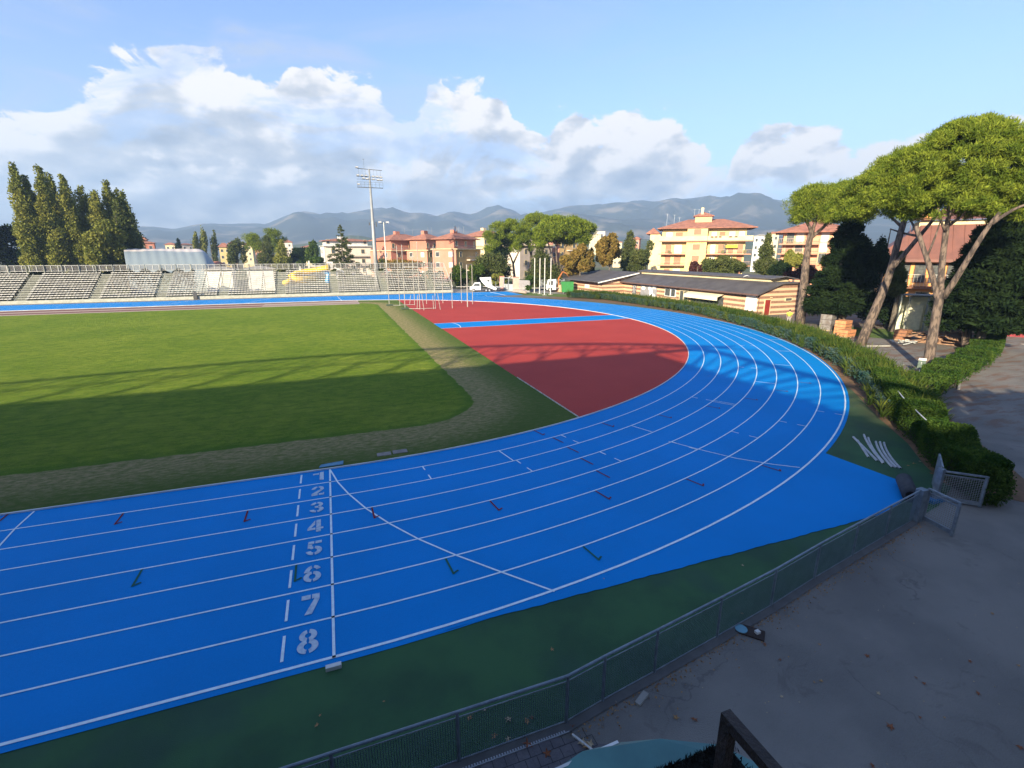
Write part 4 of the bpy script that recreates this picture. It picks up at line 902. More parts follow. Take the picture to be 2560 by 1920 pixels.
def lean_column(ptx, pty, pbx, pby, w0, D, label):
    base = at(pbx, pby, D); topp = at(ptx, pty, D); o = thing('poplar_tree', label, 'tree', (topp[0], topp[1], 0), group='poplars behind the far bleachers')
    H_ = topp[2]; rw = span(ptx, 550, D, w0) * 1.6; bl = []
    for i in range(26):
        t = (i + .3) / 26; z = H_ - (H_ - 3.) * t; w = rw * (math.sin(math.pi * min(.93, .07 + t * .62))) ** .8
        for j in range(3):
            a = random.random() * 6.283; q = random.uniform(.2, .6) * w; s = w * random.uniform(.38, .62); bl.append((math.cos(a) * q, math.sin(a) * q, z, s, s, random.uniform(1., 1.9) * (.5 + .6 * min(1, t * 4))))
    V, Q = blob_leaves(bl, 15000, .42, .30, shell=.35, out=.2, up=.75); npmesh('crown', V, Q, G_pop, o)
    MB().tube([(0, 0, 0), (0, 0, H_ * .6), (0, 0, H_ * .95)], [.3, .18, .04], 7).build('trunk', BARKD, o)
for a in pops: lean_column(a[0], a[1], a[2], 665, a[3], a[4], a[5])
tree('broadleaf_tree', 'round yellow green broadleaf tree at the foot of the poplars', 262, 690, 138, spread(262, 615, 52, 62, 14), 9000, .55, .42, G_pop, group='poplars behind the far bleachers')
tree('broadleaf_tree', 'dark leafy tree reaching over the edge of the white dome', 318, 690, 142, spread(312, 590, 38, 90, 14), 8000, .55, .42, G_olive)
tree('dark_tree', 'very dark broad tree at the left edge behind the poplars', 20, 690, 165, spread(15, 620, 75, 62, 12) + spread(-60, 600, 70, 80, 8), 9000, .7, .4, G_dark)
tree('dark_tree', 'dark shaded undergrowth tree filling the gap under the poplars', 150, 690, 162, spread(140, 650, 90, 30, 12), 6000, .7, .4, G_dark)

# far middle trees: (name, label, px, D, crown blobs, n, L, W, mat)
T = [('small_fir', 'small pointed fir between red roofs above the white dome', 446, 300, [(446, 605, 5, 10), (446, 618, 9, 12), (446, 630, 11, 10)], 1500, .9, .3, G_dark),
     ('small_poplar', 'short round topped poplar, left one of three behind the dome', 490, 280, column(490, 592, 640, 9, 5), 1500, .8, .6, G_pop),
     ('small_poplar', 'short pointed poplar, middle one of three behind the dome', 510, 280, column(508, 585, 640, 13, 6), 1800, .8, .6, G_pop),
     ('small_poplar', 'darker short poplar, right one of three behind the dome', 538, 280, column(536, 590, 660, 12, 6), 1800, .8, .6, G_olive),
     ('broadleaf_tree', 'broad mid green tree left of the lone far umbrella pine', 600, 230, spread(592, 630, 26, 38, 12), 4500, .7, .5, G_olive),
     ('conifer_tree', 'brownish open conifer below the far umbrella pine', 668, 200, [(668, 600, 9, 14), (668, 622, 16, 15), (666, 645, 24, 16), (668, 665, 28, 16)], 4500, .8, .25, G_olive),
     ('conifer_tree', 'golden green conifer beside the far umbrella pine, right of the brownish one', 706, 195, [(704, 612, 8, 14), (704, 630, 16, 15), (706, 650, 24, 14), (706, 668, 30, 12)], 4500, .8, .3, G_pop),
     ('broadleaf_tree', 'small dark round tree right of the golden conifer', 738, 200, spread(736, 655, 16, 22, 6), 2500, .6, .4, G_dark),
     ('broadleaf_tree', 'bright green broadleaf tree above the bleachers railing', 757, 220, spread(755, 640, 24, 24, 9), 3500, .7, .5, G_green),
     ('broadleaf_tree', 'tall light green tree left of the white apartment block', 785, 215, spread(785, 635, 22, 28, 9), 3500, .7, .5, G_green),
     ('broadleaf_tree', 'round bright green bush like tree in front of the white block', 798, 190, spread(797, 655, 20, 16, 7), 2500, .5, .4, G_green),
     ('broadleaf_tree', 'autumn coloured shrubby tree in front of the red apartment block', 1015, 140, spread(1010, 665, 45, 22, 12), 5000, .4, .3, G_gold),
     ('broadleaf_tree', 'thin reddish shrub behind the right end of the bleachers', 960, 150, spread(955, 665, 30, 20, 9), 2600, .4, .3, G_olive),
     ('dark_conifer', 'dark conifer between the red block and the umbrella pines', 1250, 135, [(1248, 600, 14, 22), (1250, 640, 24, 26), (1245, 680, 36, 30)], 6000, .6, .22, G_dark),
     ('broadleaf_tree', 'broad olive green tree behind the white pickup', 1222, 122, spread(1222, 672, 42, 38, 16), 7000, .45, .35, G_olive),
     ('broadleaf_tree', 'fresh green bush left of the white pickup, at the end of the bleachers', 1160, 118, spread(1150, 690, 30, 26, 12), 5000, .32, .26, G_green),
     ('broadleaf_tree', 'second fresh green bush behind the cab of the white pickup', 1195, 119, spread(1192, 685, 20, 26, 9), 3600, .32, .26, G_green),
     ('broadleaf_tree', 'yellow green bush behind the open bed of the white pickup', 1245, 116, spread(1243, 700, 24, 16, 8), 3000, .3, .24, G_pop),
     ('dark_conifer', 'tall drooping conifer between the left and right umbrella pines', 1352, 118, [(1350, 620, 12, 26), (1352, 655, 26, 28), (1352, 695, 38, 34), (1385, 690, 22, 32)], 9000, .5, .2, G_olive),
     ('broadleaf_tree', 'low glossy green bush by the pink gate pillar', 1320, 108, spread(1318, 705, 20, 20, 8), 3600, .28, .22, G_hedge),
     ('broadleaf_tree', 'tall golden brown broadleaf tree, right one of the two golden trees', 1523, 112, spread(1521, 625, 33, 45, 26, .3), 12000, .42, .42, G_gold),
     ('broadleaf_tree', 'spreading golden brown tree leaning out from under the umbrella pine', 1450, 108, spread(1445, 650, 42, 40, 24, .3), 12000, .42, .42, G_gold),
     ('cypress_tree', 'narrow dark green cypress between the two golden trees', 1478, 120, [(1478, 640, 7, 22), (1478, 665, 10, 24), (1478, 685, 10, 18)], 3000, .4, .2, G_dark),
     ('conifer_tree', 'dense upright conifer right of the tall golden tree', 1575, 128, [(1575, 590, 9, 14), (1575, 610, 16, 18), (1573, 635, 22, 22), (1572, 660, 24, 20)], 6500, .5, .22, G_olive),
     ('conifer_tree', 'soft olive cedar in front of the left end of the yellow building', 1610, 118, spread(1600, 655, 34, 28, 12) + [(1625, 615, 10, 14)], 7500, .5, .22, G_olive),
     ('broadleaf_tree', 'broad pale olive tree with feathery crown in front of the yellow building', 1815, 100, spread(1808, 668, 56, 34, 24, .35), 12000, .42, .22, G_olive),
     ('plum_tree', 'purple leaved tree left of the broad pale olive tree', 1742, 102, spread(1740, 672, 22, 18, 8), 3600, .32, .26, G_purp),
     ('conifer_tree', 'dark green conifer at the right end of the yellow building', 1920, 105, [(1920, 600, 10, 18), (1915, 630, 20, 22), (1915, 665, 32, 24), (1940, 675, 25, 22)], 7500, .42, .2, G_olive),
     ('conifer_tree', 'dark rounded evergreen behind the end of the clubhouse roof', 1955, 96, spread(1950, 672, 26, 26, 10), 5000, .4, .2, G_dark),
     ('broadleaf_tree', 'yellow green tree in front of the balconies of the orange apartment block', 1985, 105, spread(1985, 650, 22, 28, 10), 4800, .42, .34, G_pop),
     ('plum_tree', 'wide purple leaved tree behind the clubhouse gable', 2035, 92, spread(2015, 685, 42, 20, 12), 6000, .32, .26, G_purp),
     ('broadleaf_tree', 'weeping yellow green tree lit by the sun behind the leaning pine', 2100, 74, spread(2095, 650, 38, 28, 10), 6000, .36, .16, G_pop),
     ('dark_conifer', 'small sunlit conifer between the leaning pine and the largest pine', 2240, 66, [(2247, 655, 14, 26), (2245, 690, 22, 22), (2240, 720, 26, 20)], 8000, .4, .12, G_olive),
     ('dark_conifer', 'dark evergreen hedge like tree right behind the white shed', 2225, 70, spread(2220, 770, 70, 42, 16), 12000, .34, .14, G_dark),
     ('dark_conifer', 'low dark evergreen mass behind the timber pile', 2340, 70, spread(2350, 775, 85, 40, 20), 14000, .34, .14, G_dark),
     ('broadleaf_tree', 'small bright green bush in the sun by the far end of the drive', 2492, 62, spread(2495, 840, 20, 22, 10), 4000, .22, .18, G_green)]
for (nm, lb, px, D, bl, n, L, W, mt) in T:
    tree(nm, lb, px, 690 if D > 95 else 760, D, bl, n, L, W, mt, shell=.4, out=.4, up=(-.15 if nm in ('dark_conifer', 'conifer_tree') else 0), tw=.25)
# visible trunks of the dark conifers
for px, y0_, y1_, D, lb in [(2103, 830, 770, 64, 'bare lower trunk of the dark conifer standing behind the brick pallet'), (2418, 862, 810, 58, 'pale bare trunk standing behind the timber pile at the right')]:
    p = at(px, y0_, D); q = at(px + 6, y1_ - 80, D); o = MB().tube([(p[0], p[1], 0), tuple(q)], [.36, .3], 10).build('tree_trunk', BARK); tag(o, lb, 'tree trunk')
# big layered fir beside the mast
def fir(label, px, pt, pb, D, wpx, n, mt, lo=2.0, k=150):
    b = at(px, pt, D); o = thing('fir_tree', label, 'tree', (b[0], b[1], 0)); Ht = b[2]; Rw = span(px, pt, D, wpx); V = []; 
    bl = []
    for i in range(k):
        t = random.random() ** .8; z = Ht * (1 - t) + lo * t; r = Rw * (min(1, t * 1.25) ** .8) * random.uniform(.35, 1.05); a = random.random() * 6.283
        bl.append((r * math.cos(a), r * math.sin(a), z - r * .12, .35 + .8 * t, .35 + .8 * t, .24 + .22 * t))
    bl.append((0, 0, Ht - .6, .25, .25, .8)); V, Q = blob_leaves(bl, n, .55, .14, shell=.2, out=.6, up=.1); npmesh('crown', V, Q, mt, o)
    MB().tube([(0, 0, 0), (0, 0, Ht * .96)], [.35, .05], 8).build('trunk', BARKD, o)
fir('large layered fir with drooping branches between the white block and the tall mast', 850, 563, 665, 165, 42, 14000, G_olive)
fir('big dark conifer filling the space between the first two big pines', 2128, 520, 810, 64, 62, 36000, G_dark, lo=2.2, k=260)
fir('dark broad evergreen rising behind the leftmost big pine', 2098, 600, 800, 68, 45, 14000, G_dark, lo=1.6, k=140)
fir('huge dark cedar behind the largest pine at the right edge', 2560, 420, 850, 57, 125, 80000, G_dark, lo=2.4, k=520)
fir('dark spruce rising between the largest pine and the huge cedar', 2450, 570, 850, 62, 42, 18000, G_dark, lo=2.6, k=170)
tree('dark_conifer', 'dense dark evergreen closing the gap left of the brown roofed house', 2190, 760, 73, spread(2180, 650, 48, 72, 26, .36) + spread(2135, 600, 45, 45, 12), 26000, .34, .14, G_dark, shell=.3, up=-.1)
tree('broadleaf_tree', 'sunlit olive foliage in front of the right part of the brown roof', 2470, 760, 60, spread(2475, 600, 42, 38, 12, .36), 9000, .30, .12, G_olive, shell=.3)
# mid distance umbrella pines
def far_pine(label, px, pyb, D, crown, fork, n, tr=1.4):
    b = at(px, pyb, D); lines = [([(b[0], b[1], -.1), A3(fork[0][0], fork[0][1], D), ], [.42, .33])]
    for q in fork[1:]: lines.append(([A3(fork[0][0], fork[0][1], D)] + [A3(x, y, D) for x, y in q], [.28, .22, .12][:len(q) + 1]))
    stone_pine(label, b, lines, crown, int(n * 2.1), .50, .13, group='umbrella pines beyond the bend', tr=tr)
far_pine('umbrella pine with two slim stems, left one of the pines beyond the bend', 1288, 720, 138, [crown_at(1272, 608, 138, 56, 52, 1, 80)], [(1283, 660), [(1275, 635), (1262, 610)], [(1296, 630), (1310, 605)]], 15000)
far_pine('umbrella pine rising highest in the middle of the pines beyond the bend', 1322, 720, 145, [crown_at(1345, 580, 145, 52, 40, 1, 60)], [(1328, 640), [(1332, 610), (1336, 590)], [(1320, 610), (1316, 590)]], 11000)
far_pine('wide umbrella pine with fanned trunks, right one of the pines beyond the bend', 1398, 725, 118, [crown_at(1407, 592, 118, 70, 44, 1, 110)], [(1396, 690), [(1380, 640), (1368, 600)], [(1390, 640), (1390, 600)], [(1404, 650), (1418, 605)], [(1410, 660), (1450, 610)]], 20000)
far_pine('lone umbrella pine behind the bleachers near the telephone mast', 690, 690, 215, [crown_at(672, 612, 215, 40, 36, 1, 45), crown_at(630, 610, 215, 24, 22, 1, 20)], [(680, 650), [(670, 630), (660, 615)], [(685, 630), (690, 615)]], 9000, 1.7)
# trees behind the stand and road, out of view, which shade the drive
for i, (x, y, h, lb) in enumerate([(7, -74, 14, 'shade tree behind the landing'), (15, -78, 15, 'shade tree behind the drive, second along'), (24, -80, 14, 'shade tree behind the drive, third along'), (2, -84, 16, 'shade tree far behind the landing'), (33, -82, 13, 'shade tree behind the drive, fourth along'), (14, -67, 11, 'shade tree nearest the drive'), (13, -61.5, 11.5, 'first of a row of trees along the near side of the drive'), (20.5, -62, 12, 'second of a row of trees along the near side of the drive'), (28, -61.5, 12, 'third of a row of trees along the near side of the drive'), (36, -62, 12, 'fourth of a row of trees along the near side of the drive'), (44, -62, 12, 'fifth of a row of trees along the near side of the drive'), (52, -62, 12, 'last of a row of trees along the near side of the drive')]):
    o = thing('broadleaf_tree', lb + ', outside the picture', 'tree', (x, y, 0)); bl = [(random.uniform(-3, 3), random.uniform(-3, 3), h * .6 + random.uniform(-3, 3), 2.6, 2.6, 2.4) for k in range(12)]
    V, Q = blob_leaves(bl, 3500, .9, .7, shell=.3); npmesh('crown', V, Q, G_green, o); MB().tube([(0, 0, 0), (0, 0, h * .7)], [.4, .2], 8).build('trunk', BARKD, o)

# ---------------------------------------------------------------- mountains and hills
from mathutils import noise as mnoise
def ridge(name, pts, D, thick, mt, seed, bumps=1.):
    P = sorted(pts); xs = np.linspace(P[0][0], P[-1][0], 260); ys = np.interp(xs, [p[0] for p in P], [p[1] for p in P])
    rg = np.random.default_rng(seed); n = len(xs); K = 22; V = []
    def fbm(k, s):
        t = np.linspace(0, 1, n); o = np.zeros(n)
        for j in range(6): o += np.sin(t * (9 * 2 ** j) + rg.random() * 6.28 + s * (1 + .5 * j)) / 1.8 ** j
        return o
    ph = rg.random(8) * 6.28; t = np.linspace(0, 1, n)
    for k in range(K + 1):
        q = k / K; f = math.sin(q * math.pi / 2) ** 1.15 if q < 1 else 1
        off = (q - 1) * thick
        for i in range(n):
            c = at(xs[i], ys[i], D); h = c[2] - .5; d = np.array([c[0] - CAM[0], c[1] - CAM[1]]); d /= np.linalg.norm(d)
            sp = sum(math.sin(t[i] * (40 * 1.9 ** j) + ph[j] + q * 2.5 * (j + 1)) / 1.7 ** j for j in range(5)) * .16 * bumps
            env = q * (1 - q) * 4
            fr = mnoise.fractal((c[0] / 260 + d[0] * off / 260, c[1] / 260 + d[1] * off / 260, seed), 1., 2.1, 6); fr2 = abs(mnoise.noise((c[0] / 420 + d[0] * off / 420, c[1] / 420 + d[1] * off / 420, seed + 3))); z = max(-2, h * (f * (1 + env * (.22 * fr - .5 * fr2)) if q < 1 else 1 + .012 * fr)); rr = off
            V.append((c[0] + d[0] * rr, c[1] + d[1] * rr, z))
    for i in range(n):
        c = at(xs[i], ys[i], D); d = np.array([c[0] - CAM[0], c[1] - CAM[1]]); d /= np.linalg.norm(d); V.append((c[0] + d[0] * thick * .8, c[1] + d[1] * thick * .8, -2))
    m = MB(); m.add(V, [(i + n * k, i + 1 + n * k, i + 1 + n * (k + 1), i + n * (k + 1)) for k in range(K + 1) for i in range(n - 1)])
    o = m.build(name, mt, smooth=True); return tag(o, kind='structure')
M_mt = mat('mountain', (.035, .045, .042), (.15, .135, .11), scale=.007, detail=12, rough=1, lo=.50, hi=.66)
sky1 = [(-700, 560), (-300, 575), (0, 570), (350, 565), (390, 566), (435, 573), (480, 566), (540, 560), (575, 559), (610, 558), (645, 558), (665, 560), (700, 545), (730, 533), (763, 527), (790, 532), (805, 537), (825, 535), (845, 537), (870, 542), (900, 528), (925, 522), (952, 518), (980, 524), (1005, 534), (1030, 532), (1055, 531), (1080, 538), (1095, 542), (1120, 533), (1140, 531), (1165, 536), (1180, 538), (1210, 526), (1243, 515), (1260, 520), (1285, 530), (1300, 540), (1340, 541), (1352, 536), (1380, 527), (1420, 516), (1470, 516), (1500, 514), (1545, 512), (1580, 502), (1610, 500), (1640, 506), (1680, 505), (1740, 495), (1775, 489), (1790, 491), (1830, 501), (1850, 497), (1885, 493), (1920, 498), (1960, 504), (2000, 510), (2100, 525), (2300, 540), (2560, 555), (2900, 560)]
ridge('mountains', sky1, 2900, 1300, M_mt, 3)
sky2 = [(1250, 600), (1350, 560), (1400, 534), (1430, 531), (1480, 538), (1530, 545), (1640, 560), (1750, 552), (1850, 558), (1960, 550), (2100, 570), (2560, 590)]
ridge('mountains', sky2, 2100, 700, M_mt, 5)
sky3 = [(600, 632), (640, 622), (700, 616), (780, 607), (830, 599), (870, 590), (905, 592), (940, 599), (1000, 610), (1100, 606), (1200, 612), (1300, 600), (1420, 596), (1520, 600), (1700, 596), (1850, 590), (2000, 600), (2200, 612)]
ridge('hills', sky3, 1250, 420, mat('hill', (.04, .065, .02), (.08, .09, .035), scale=.02, detail=8, rough=1), 9)
hz = MB().box(-3600, 3600, -3600, 3600, -1.2, 385).build('haze', None); hz.display_type = 'WIRE'
vm = bpy.data.materials.new('haze'); vm.use_nodes = True; nt = vm.node_tree; nt.nodes.remove(nt.nodes['Principled BSDF']); pv = nt.nodes.new('ShaderNodeVolumePrincipled')
pv.inputs['Color'].default_value = (.44, .66, 1, 1); pv.inputs['Density'].default_value = .00032; pv.inputs['Anisotropy'].default_value = .1
nt.links.new(pv.outputs[0], nt.nodes['Material Output'].inputs['Volume']); hz.data.materials.append(vm); tag(hz, kind='stuff')

# ---------------------------------------------------------------- buildings
class Frame:
    """local x along the facade, y back from it; px() reads local x, z of a point of the facade"""
    def __init__(s, name, label, px, D, turn=0., cat='building', group=None):
        p = at(px, 633, D); d = np.array([p[0] - CAM[0], p[1] - CAM[1]]); az = math.atan2(d[0], d[1]); s.rz = -az + R(turn); s.o = p
        s.root = thing(name, label, cat, (p[0], p[1], 0), s.rz, group); s.u = np.array([math.cos(s.rz), math.sin(s.rz)]); s.n = np.array([-math.sin(s.rz), math.cos(s.rz)])
    def px(s, x, y, dep=0.):
        d = ray(x, y); t = (np.dot(s.o[:2] - CAM[:2], s.n) + dep) / np.dot(d[:2], s.n); p = CAM + d * t; return float(np.dot(p[:2] - s.o[:2], s.u)), float(p[2])
def hip(m, x0, x1, y0, y1, z, h, ov=.5, thick=.18):
    x0 -= ov; x1 += ov; y0 -= ov; y1 += ov; w = min(x1 - x0, y1 - y0) / 2
    if x1 - x0 >= y1 - y0: a, b = (x0 + w, (y0 + y1) / 2, z + h), (x1 - w, (y0 + y1) / 2, z + h)
    else: a, b = ((x0 + x1) / 2, y0 + w, z + h), ((x0 + x1) / 2, y1 - w, z + h)
    V = [(x0, y0, z), (x1, y0, z), (x1, y1, z), (x0, y1, z), a, b]
    if x1 - x0 >= y1 - y0: Fs = [(0, 1, 5, 4), (1, 2, 5), (2, 3, 4, 5), (3, 0, 4)]
    else: Fs = [(0, 1, 4), (1, 2, 5, 4), (2, 3, 5), (3, 0, 4, 5)]
    m.add(V, Fs); m.box(x0, x1, y0, y1, z - thick, z - .004); return m
TILE = mat('roof_tiles', (.36, .16, .11), (.24, .11, .08), rough=.9, scale=1.2, detail=7, bump=.5, bscale=6, stretch=(1, 1, 1))
GLASS = mat('window_dark', (.05, .055, .06), (.09, .1, .1), rough=.2, spec=.6)
SHUT = mat('shutter_pink', (.40, .19, .12), (.34, .16, .10), scale=6, rough=.8)
SHUTW = mat('shutter_white', (.72, .70, .64), (.6, .58, .54), rough=.8)
CREAM = mat('cream_render', (.64, .54, .34), (.56, .47, .29), scale=.6, detail=7, rough=.9)
YEL = mat('yellow_render', (.64, .50, .24), (.58, .45, .21), scale=.5, detail=7, rough=.9)
PINK = mat('salmon_render', (.50, .23, .17), (.45, .21, .15), scale=.4, detail=7, rough=.9)
REDW = mat('red_render', (.44, .18, .13), (.38, .16, .115), scale=.4, detail=7, rough=.9)
TAN = mat('ochre_render', (.56, .38, .17), (.48, .33, .15), scale=.4, detail=7, rough=.9)
GREYW = mat('grey_render', (.36, .31, .28), (.30, .26, .24), scale=.5, detail=7, rough=.9)
PALE = mat('pale_render', (.66, .58, .50), (.6, .52, .45), scale=.4, detail=7, rough=.9)
SLAB = mat('balcony_slab', (.44, .24, .16), (.38, .21, .14), rough=.9, scale=1)
def window(root, x0, x1, z0, z1, y=-.003, mt=GLASS, fr=WMET, rec=.12, frame=.08):
    w = MB(); w.box(x0 - frame, x1 + frame, y - .07, y + .02, z1, z1 + frame).box(x0 - frame, x1 + frame, y - .09, y + .02, z0 - frame, z0).box(x0 - frame, x0, y - .07, y + .02, z0 + .002, z1 - .002).box(x1, x1 + frame, y - .07, y + .02, z0 + .002, z1 - .002)
    f = w.build('window', fr, root); MB().box(x0 + .002, x1 - .002, y - .03, y + .01, z0 + .002, z1 - .002).build('pane' if mt is GLASS else 'shutter', mt, f); return f
def window_s(root, y0, y1, z0, z1, x, sgn=-1, mt=GLASS, fr=WMET):
    a, b = sorted((x + sgn * .06, x - sgn * .02)); w = MB(); w.box(a, b, y0 - .08, y1 + .08, z1, z1 + .1).box(a, b, y0 - .08, y1 + .08, z0 - .1, z0).box(a, b, y0 - .08, y0, z0, z1).box(a, b, y1, y1 + .08, z0, z1)
    f = w.build('window', fr, root); a, b = sorted((x + sgn * .03, x - sgn * .01)); MB().box(a, b, y0, y1, z0, z1).build('pane' if mt is GLASS else 'shutter', mt, f)
def balcony(root, x0, x1, z, dep, mt_slab=SLAB, rail=None, rail_h=1.0, solid=None):
    """slab with a railing or a solid parapet"""
    b = MB().box(x0, x1, -dep, -.004, z - .28, z).build('balcony', mt_slab, root)
    m = MB()
    if solid: m.box(x0, x1, -dep, -dep + .12, z + .002, z + rail_h).box(x0, x0 + .1, -dep + .122, -.01, z + .002, z + rail_h).box(x1 - .1, x1, -dep + .122, -.01, z + .002, z + rail_h); m.build('parapet', solid, b)
    else:
        n = int((x1 - x0) / .35)
        for i in range(n + 1): x = x0 + .03 + (x1 - x0 - .06) * i / n; m.bar((x, -dep + .04, z), (x, -dep + .04, z + rail_h), .03)
        m.bar((x0, -dep + .04, z + rail_h), (x1, -dep + .04, z + rail_h), .06); m.bar((x0 + .03, -dep, z + rail_h), (x0 + .03, -.02, z + rail_h), .05); m.bar((x1 - .03, -dep, z + rail_h), (x1 - .03, -.02, z + rail_h), .05); m.build('railing', rail or RAILM, b)
    return b

# yellow apartment building, centre right
f = Frame('apartment_building', 'large yellow apartment building with stacked balconies and a little roof tower', 1765, 150, 2); r = f.root
xl = f.px(1655, 600)[0]; xr = f.px(1880, 600)[0]; ze = f.px(1700, 573)[1]; s1 = f.px(1700, 602)[1]; s2 = f.px(1700, 634)[1]; s3 = f.px(1700, 662)[1]
bx0 = f.px(1717, 600)[0]; bx1 = f.px(1767, 600)[0]
MB().box(xl, xr - 1.5, 0, 13, 0, ze).build('wall', YEL, r)
MB().box(bx0, bx1, -2.0, -.004, 0, ze - .02).build('stair_bay', YEL, r)
MB().box(xl - 3.5, xl - .004, 3, 15, 0, ze - 1.2).build('side_wing', CREAM, r)
m = MB(); hip(m, xl - .5, xr, -1.2, 13, ze + .25, 2.6, .9); m.build('roof', TILE, r)
hip(MB(), xl - 4.2, xl - 1.4, 3, 15, ze - .9, 1.6, .5).build('wing_roof', TILE, r)
tx0 = f.px(1737, 560)[0]; tx1 = f.px(1780, 560)[0]; zt = f.px(1760, 545)[1]
MB().box(tx0, tx1, 3, 7, ze + 1, zt + .6).build('roof_tower', PINK if False else mat('peach_render', (.66, .38, .22), (.6, .34, .2)), r)
tr2 = hip(MB(), tx0, tx1, 3, 7, zt + .8, 1.1, .5).build('tower_roof', TILE, r); MB().box((tx0 + tx1) / 2 - .8, (tx0 + tx1) / 2 - .1, 3.5, 4.1, zt + 1.1, zt + 3).build('chimney', CREAM, tr2)
for q, h in ((1665, 2.3), (1684, 2.), (1735, 3.4), (1746, 3.3), (1757, 3.6), (1773, 2.8), (1697, 1.2)):
    x = f.px(q, 555)[0]; MB().bar((x, 6, ze + 1.2), (x, 6, ze + 2.3 + h), .05).bar((x - .5, 6, ze + 2.2 + h), (x + .5, 6, ze + 2.2 + h), .03).build('antenna', METAL, r)
for z, kind in ((s1, 'p'), (s2, 'r'), (s3, 'r')):
    for (a, b2) in ((xl - .6, bx0 - .01), (bx1 + .01, xr)):
        if kind == 'p': balcony(r, a, b2, z, 2.2, solid=CREAM, rail_h=1.15)
        else: balcony(r, a, b2, z, 2.0, rail=mat('rail_dark', (.25, .2, .18)) if a > 0 else mat('rail_pink', (.55, .36, .3)))
balcony(r, bx0 - .02, bx1 + .02, s1, 2.6, solid=CREAM, rail_h=1.15)
for zb_, hh in ((s1, 2.6), (s2, 2.7), (s3, 2.8), (s3 - 3.4, 2.6)):
    for q0, q1 in ((1665, 1680), (1688, 1706), (1778, 1790), (1797, 1812), (1822, 1836), (1846, 1860)):
        a = f.px(q0, 600)[0]; b2 = f.px(q1, 600)[0]
        white = random.random() < .25; window(r, a, b2, zb_ + .05, zb_ + hh - .3, mt=SHUTW if white else SHUT, fr=CREAM)
    if zb_ != s1:
        pass
for z in (s1 + 1.4, s2 + .9, s3 + .9): a = f.px(1733, 600)[0]; b2 = f.px(1751, 600)[0]; window(r, a, b2, z + .1, z + 1.6, y=-2.003, mt=SHUT, fr=CREAM)
for px_, py_, c in ((1780, 594, 'a'), (1790, 596, 'a'), (1800, 596, 'b'), (1826, 594, 'b'), (1840, 594, 'a')):
    x, z = f.px(px_, py_, -2.2); MB().box(x - .35, x + .35, -2.38, -2.21, s1 + .75, s1 + 1.05).build('flower_box', mat('planter', (.10, .06, .05)), r)
for px_ in (1672, 1735, 1862, 1806): x, z = f.px(px_, 634, -2.); MB().box(x - .4, x + .4, -1.8, -1.5, s2 + .1, s2 + .9).build('flower_pot', mat('leaf_box', (.08, .14, .04), (.14, .09, .05), scale=6), r)
MB().box(f.px(1808, 620)[0], f.px(1817, 620)[0], -.05, -.004, s2 + .05, s2 + 2.5).build('door', GLASS, r)
wx = f.px(1826, 630)[0]; awn = MB().add([(wx - 1.4, -.02, s2 + 2.3), (wx + 1.6, -.02, s2 + 2.3), (wx + 1.6, -1.3, s2 + 1.5), (wx - 1.4, -1.3, s2 + 1.5)], [(0, 1, 2, 3)]).build('awning', mat('awning_yellow', (.75, .55, .08)), r)

# red and ochre apartment buildings, left of the pines
def apart(label, pxc, D, turn, wl, wd, zt, lowmat, lowside, topmat, roofh, split, group=None, wins_l=2, wins_r=2, dish=False, white=False):
    """block standing with a corner to the camera: local x runs along the right hand face, y along the left hand face"""
    p = at(pxc, 633, D); o = thing('apartment_building', label, 'building', (p[0], p[1], 0), R(turn), group)
    zs = zt * split
    if lowmat is lowside: MB().box(0, wl, 0, wd, 0, zs).build('wall', lowmat, o)
    else: MB().box(.02, wl, 0, wd, 0, zs).build('wall', lowside, o); MB().box(-.06, .018, -.06, wd + .01, 0, zs - .01).build('side_wall', lowmat, o)
    MB().box(-.5, wl + .5, -.9, wd + .4, zs + .004, zs + .22).build('cornice', CREAM if not white else WMET, o)
    MB().box(.8, wl - .9, 1.0, wd - .8, zs + .224, zt).build('penthouse', topmat, o)
    rf = hip(MB(), .8, wl - .9, 1., wd - .8, zt + .2, roofh, 1.1).build('roof', TILE, o)
    MB().box(wl * .35, wl * .35 + 1.8, wd * .45, wd * .45 + 1.4, zt + .6, zt + roofh + 1.0).build('chimney', topmat, rf)
    for k in range(2): MB().bar((wl * (.6 + .2 * k), wd * .5, zt + .8), (wl * (.6 + .2 * k), wd * .5, zt + roofh + 2.2), .06).build('antenna', METAL, rf)
    if dish:
        m = MB(); c = Vector((wl * .36, wd * .4, zt + roofh + 1.2)); n = 14; ring_ = [c + Vector((math.cos(a) * .75, -.2, math.sin(a) * .75)) for a in np.linspace(0, 6.283, n, endpoint=False)]; m.add([c] + ring_, [(0, i + 1, (i + 1) % n + 1) for i in range(n)]); m.build('satellite_dish', WMET, rf)
    nf = max(1, round(zs / 3.3)); fh = zs / nf
    for k in range(nf):
        z = k * fh
        if wins_l:
            for j in range(wins_l):
                y = wd * (.22 + .56 * (j / max(1, wins_l - 1))); window_s(o, y - .65, y + .65, z + 1.0, z + 2.3, -.062, mt=SHUTW if random.random() < .5 else GLASS)
        for j in range(wins_r):
            x = wl * (.18 + .64 * (j / max(1, wins_r - 1)))
            if x > wl * .45: pass
            window(o, x - .6, x + .6, z + .9, z + 2.4, fr=CREAM)
        if k > 0: balcony(o, wl * .42, wl * .98, z + .1, 1.3, mt_slab=PALE, rail=RAILM)
    for j in range(3): x = 1.6 + (wl - 3.4) * j / 2; window(o, x - .5, x + .5, zs + .9, zs + 2.4, y=.997, fr=CREAM)
    balcony(o, .0, wl, zs + .226, .85, mt_slab=PALE, rail=RAILM, rail_h=.9)
    return o
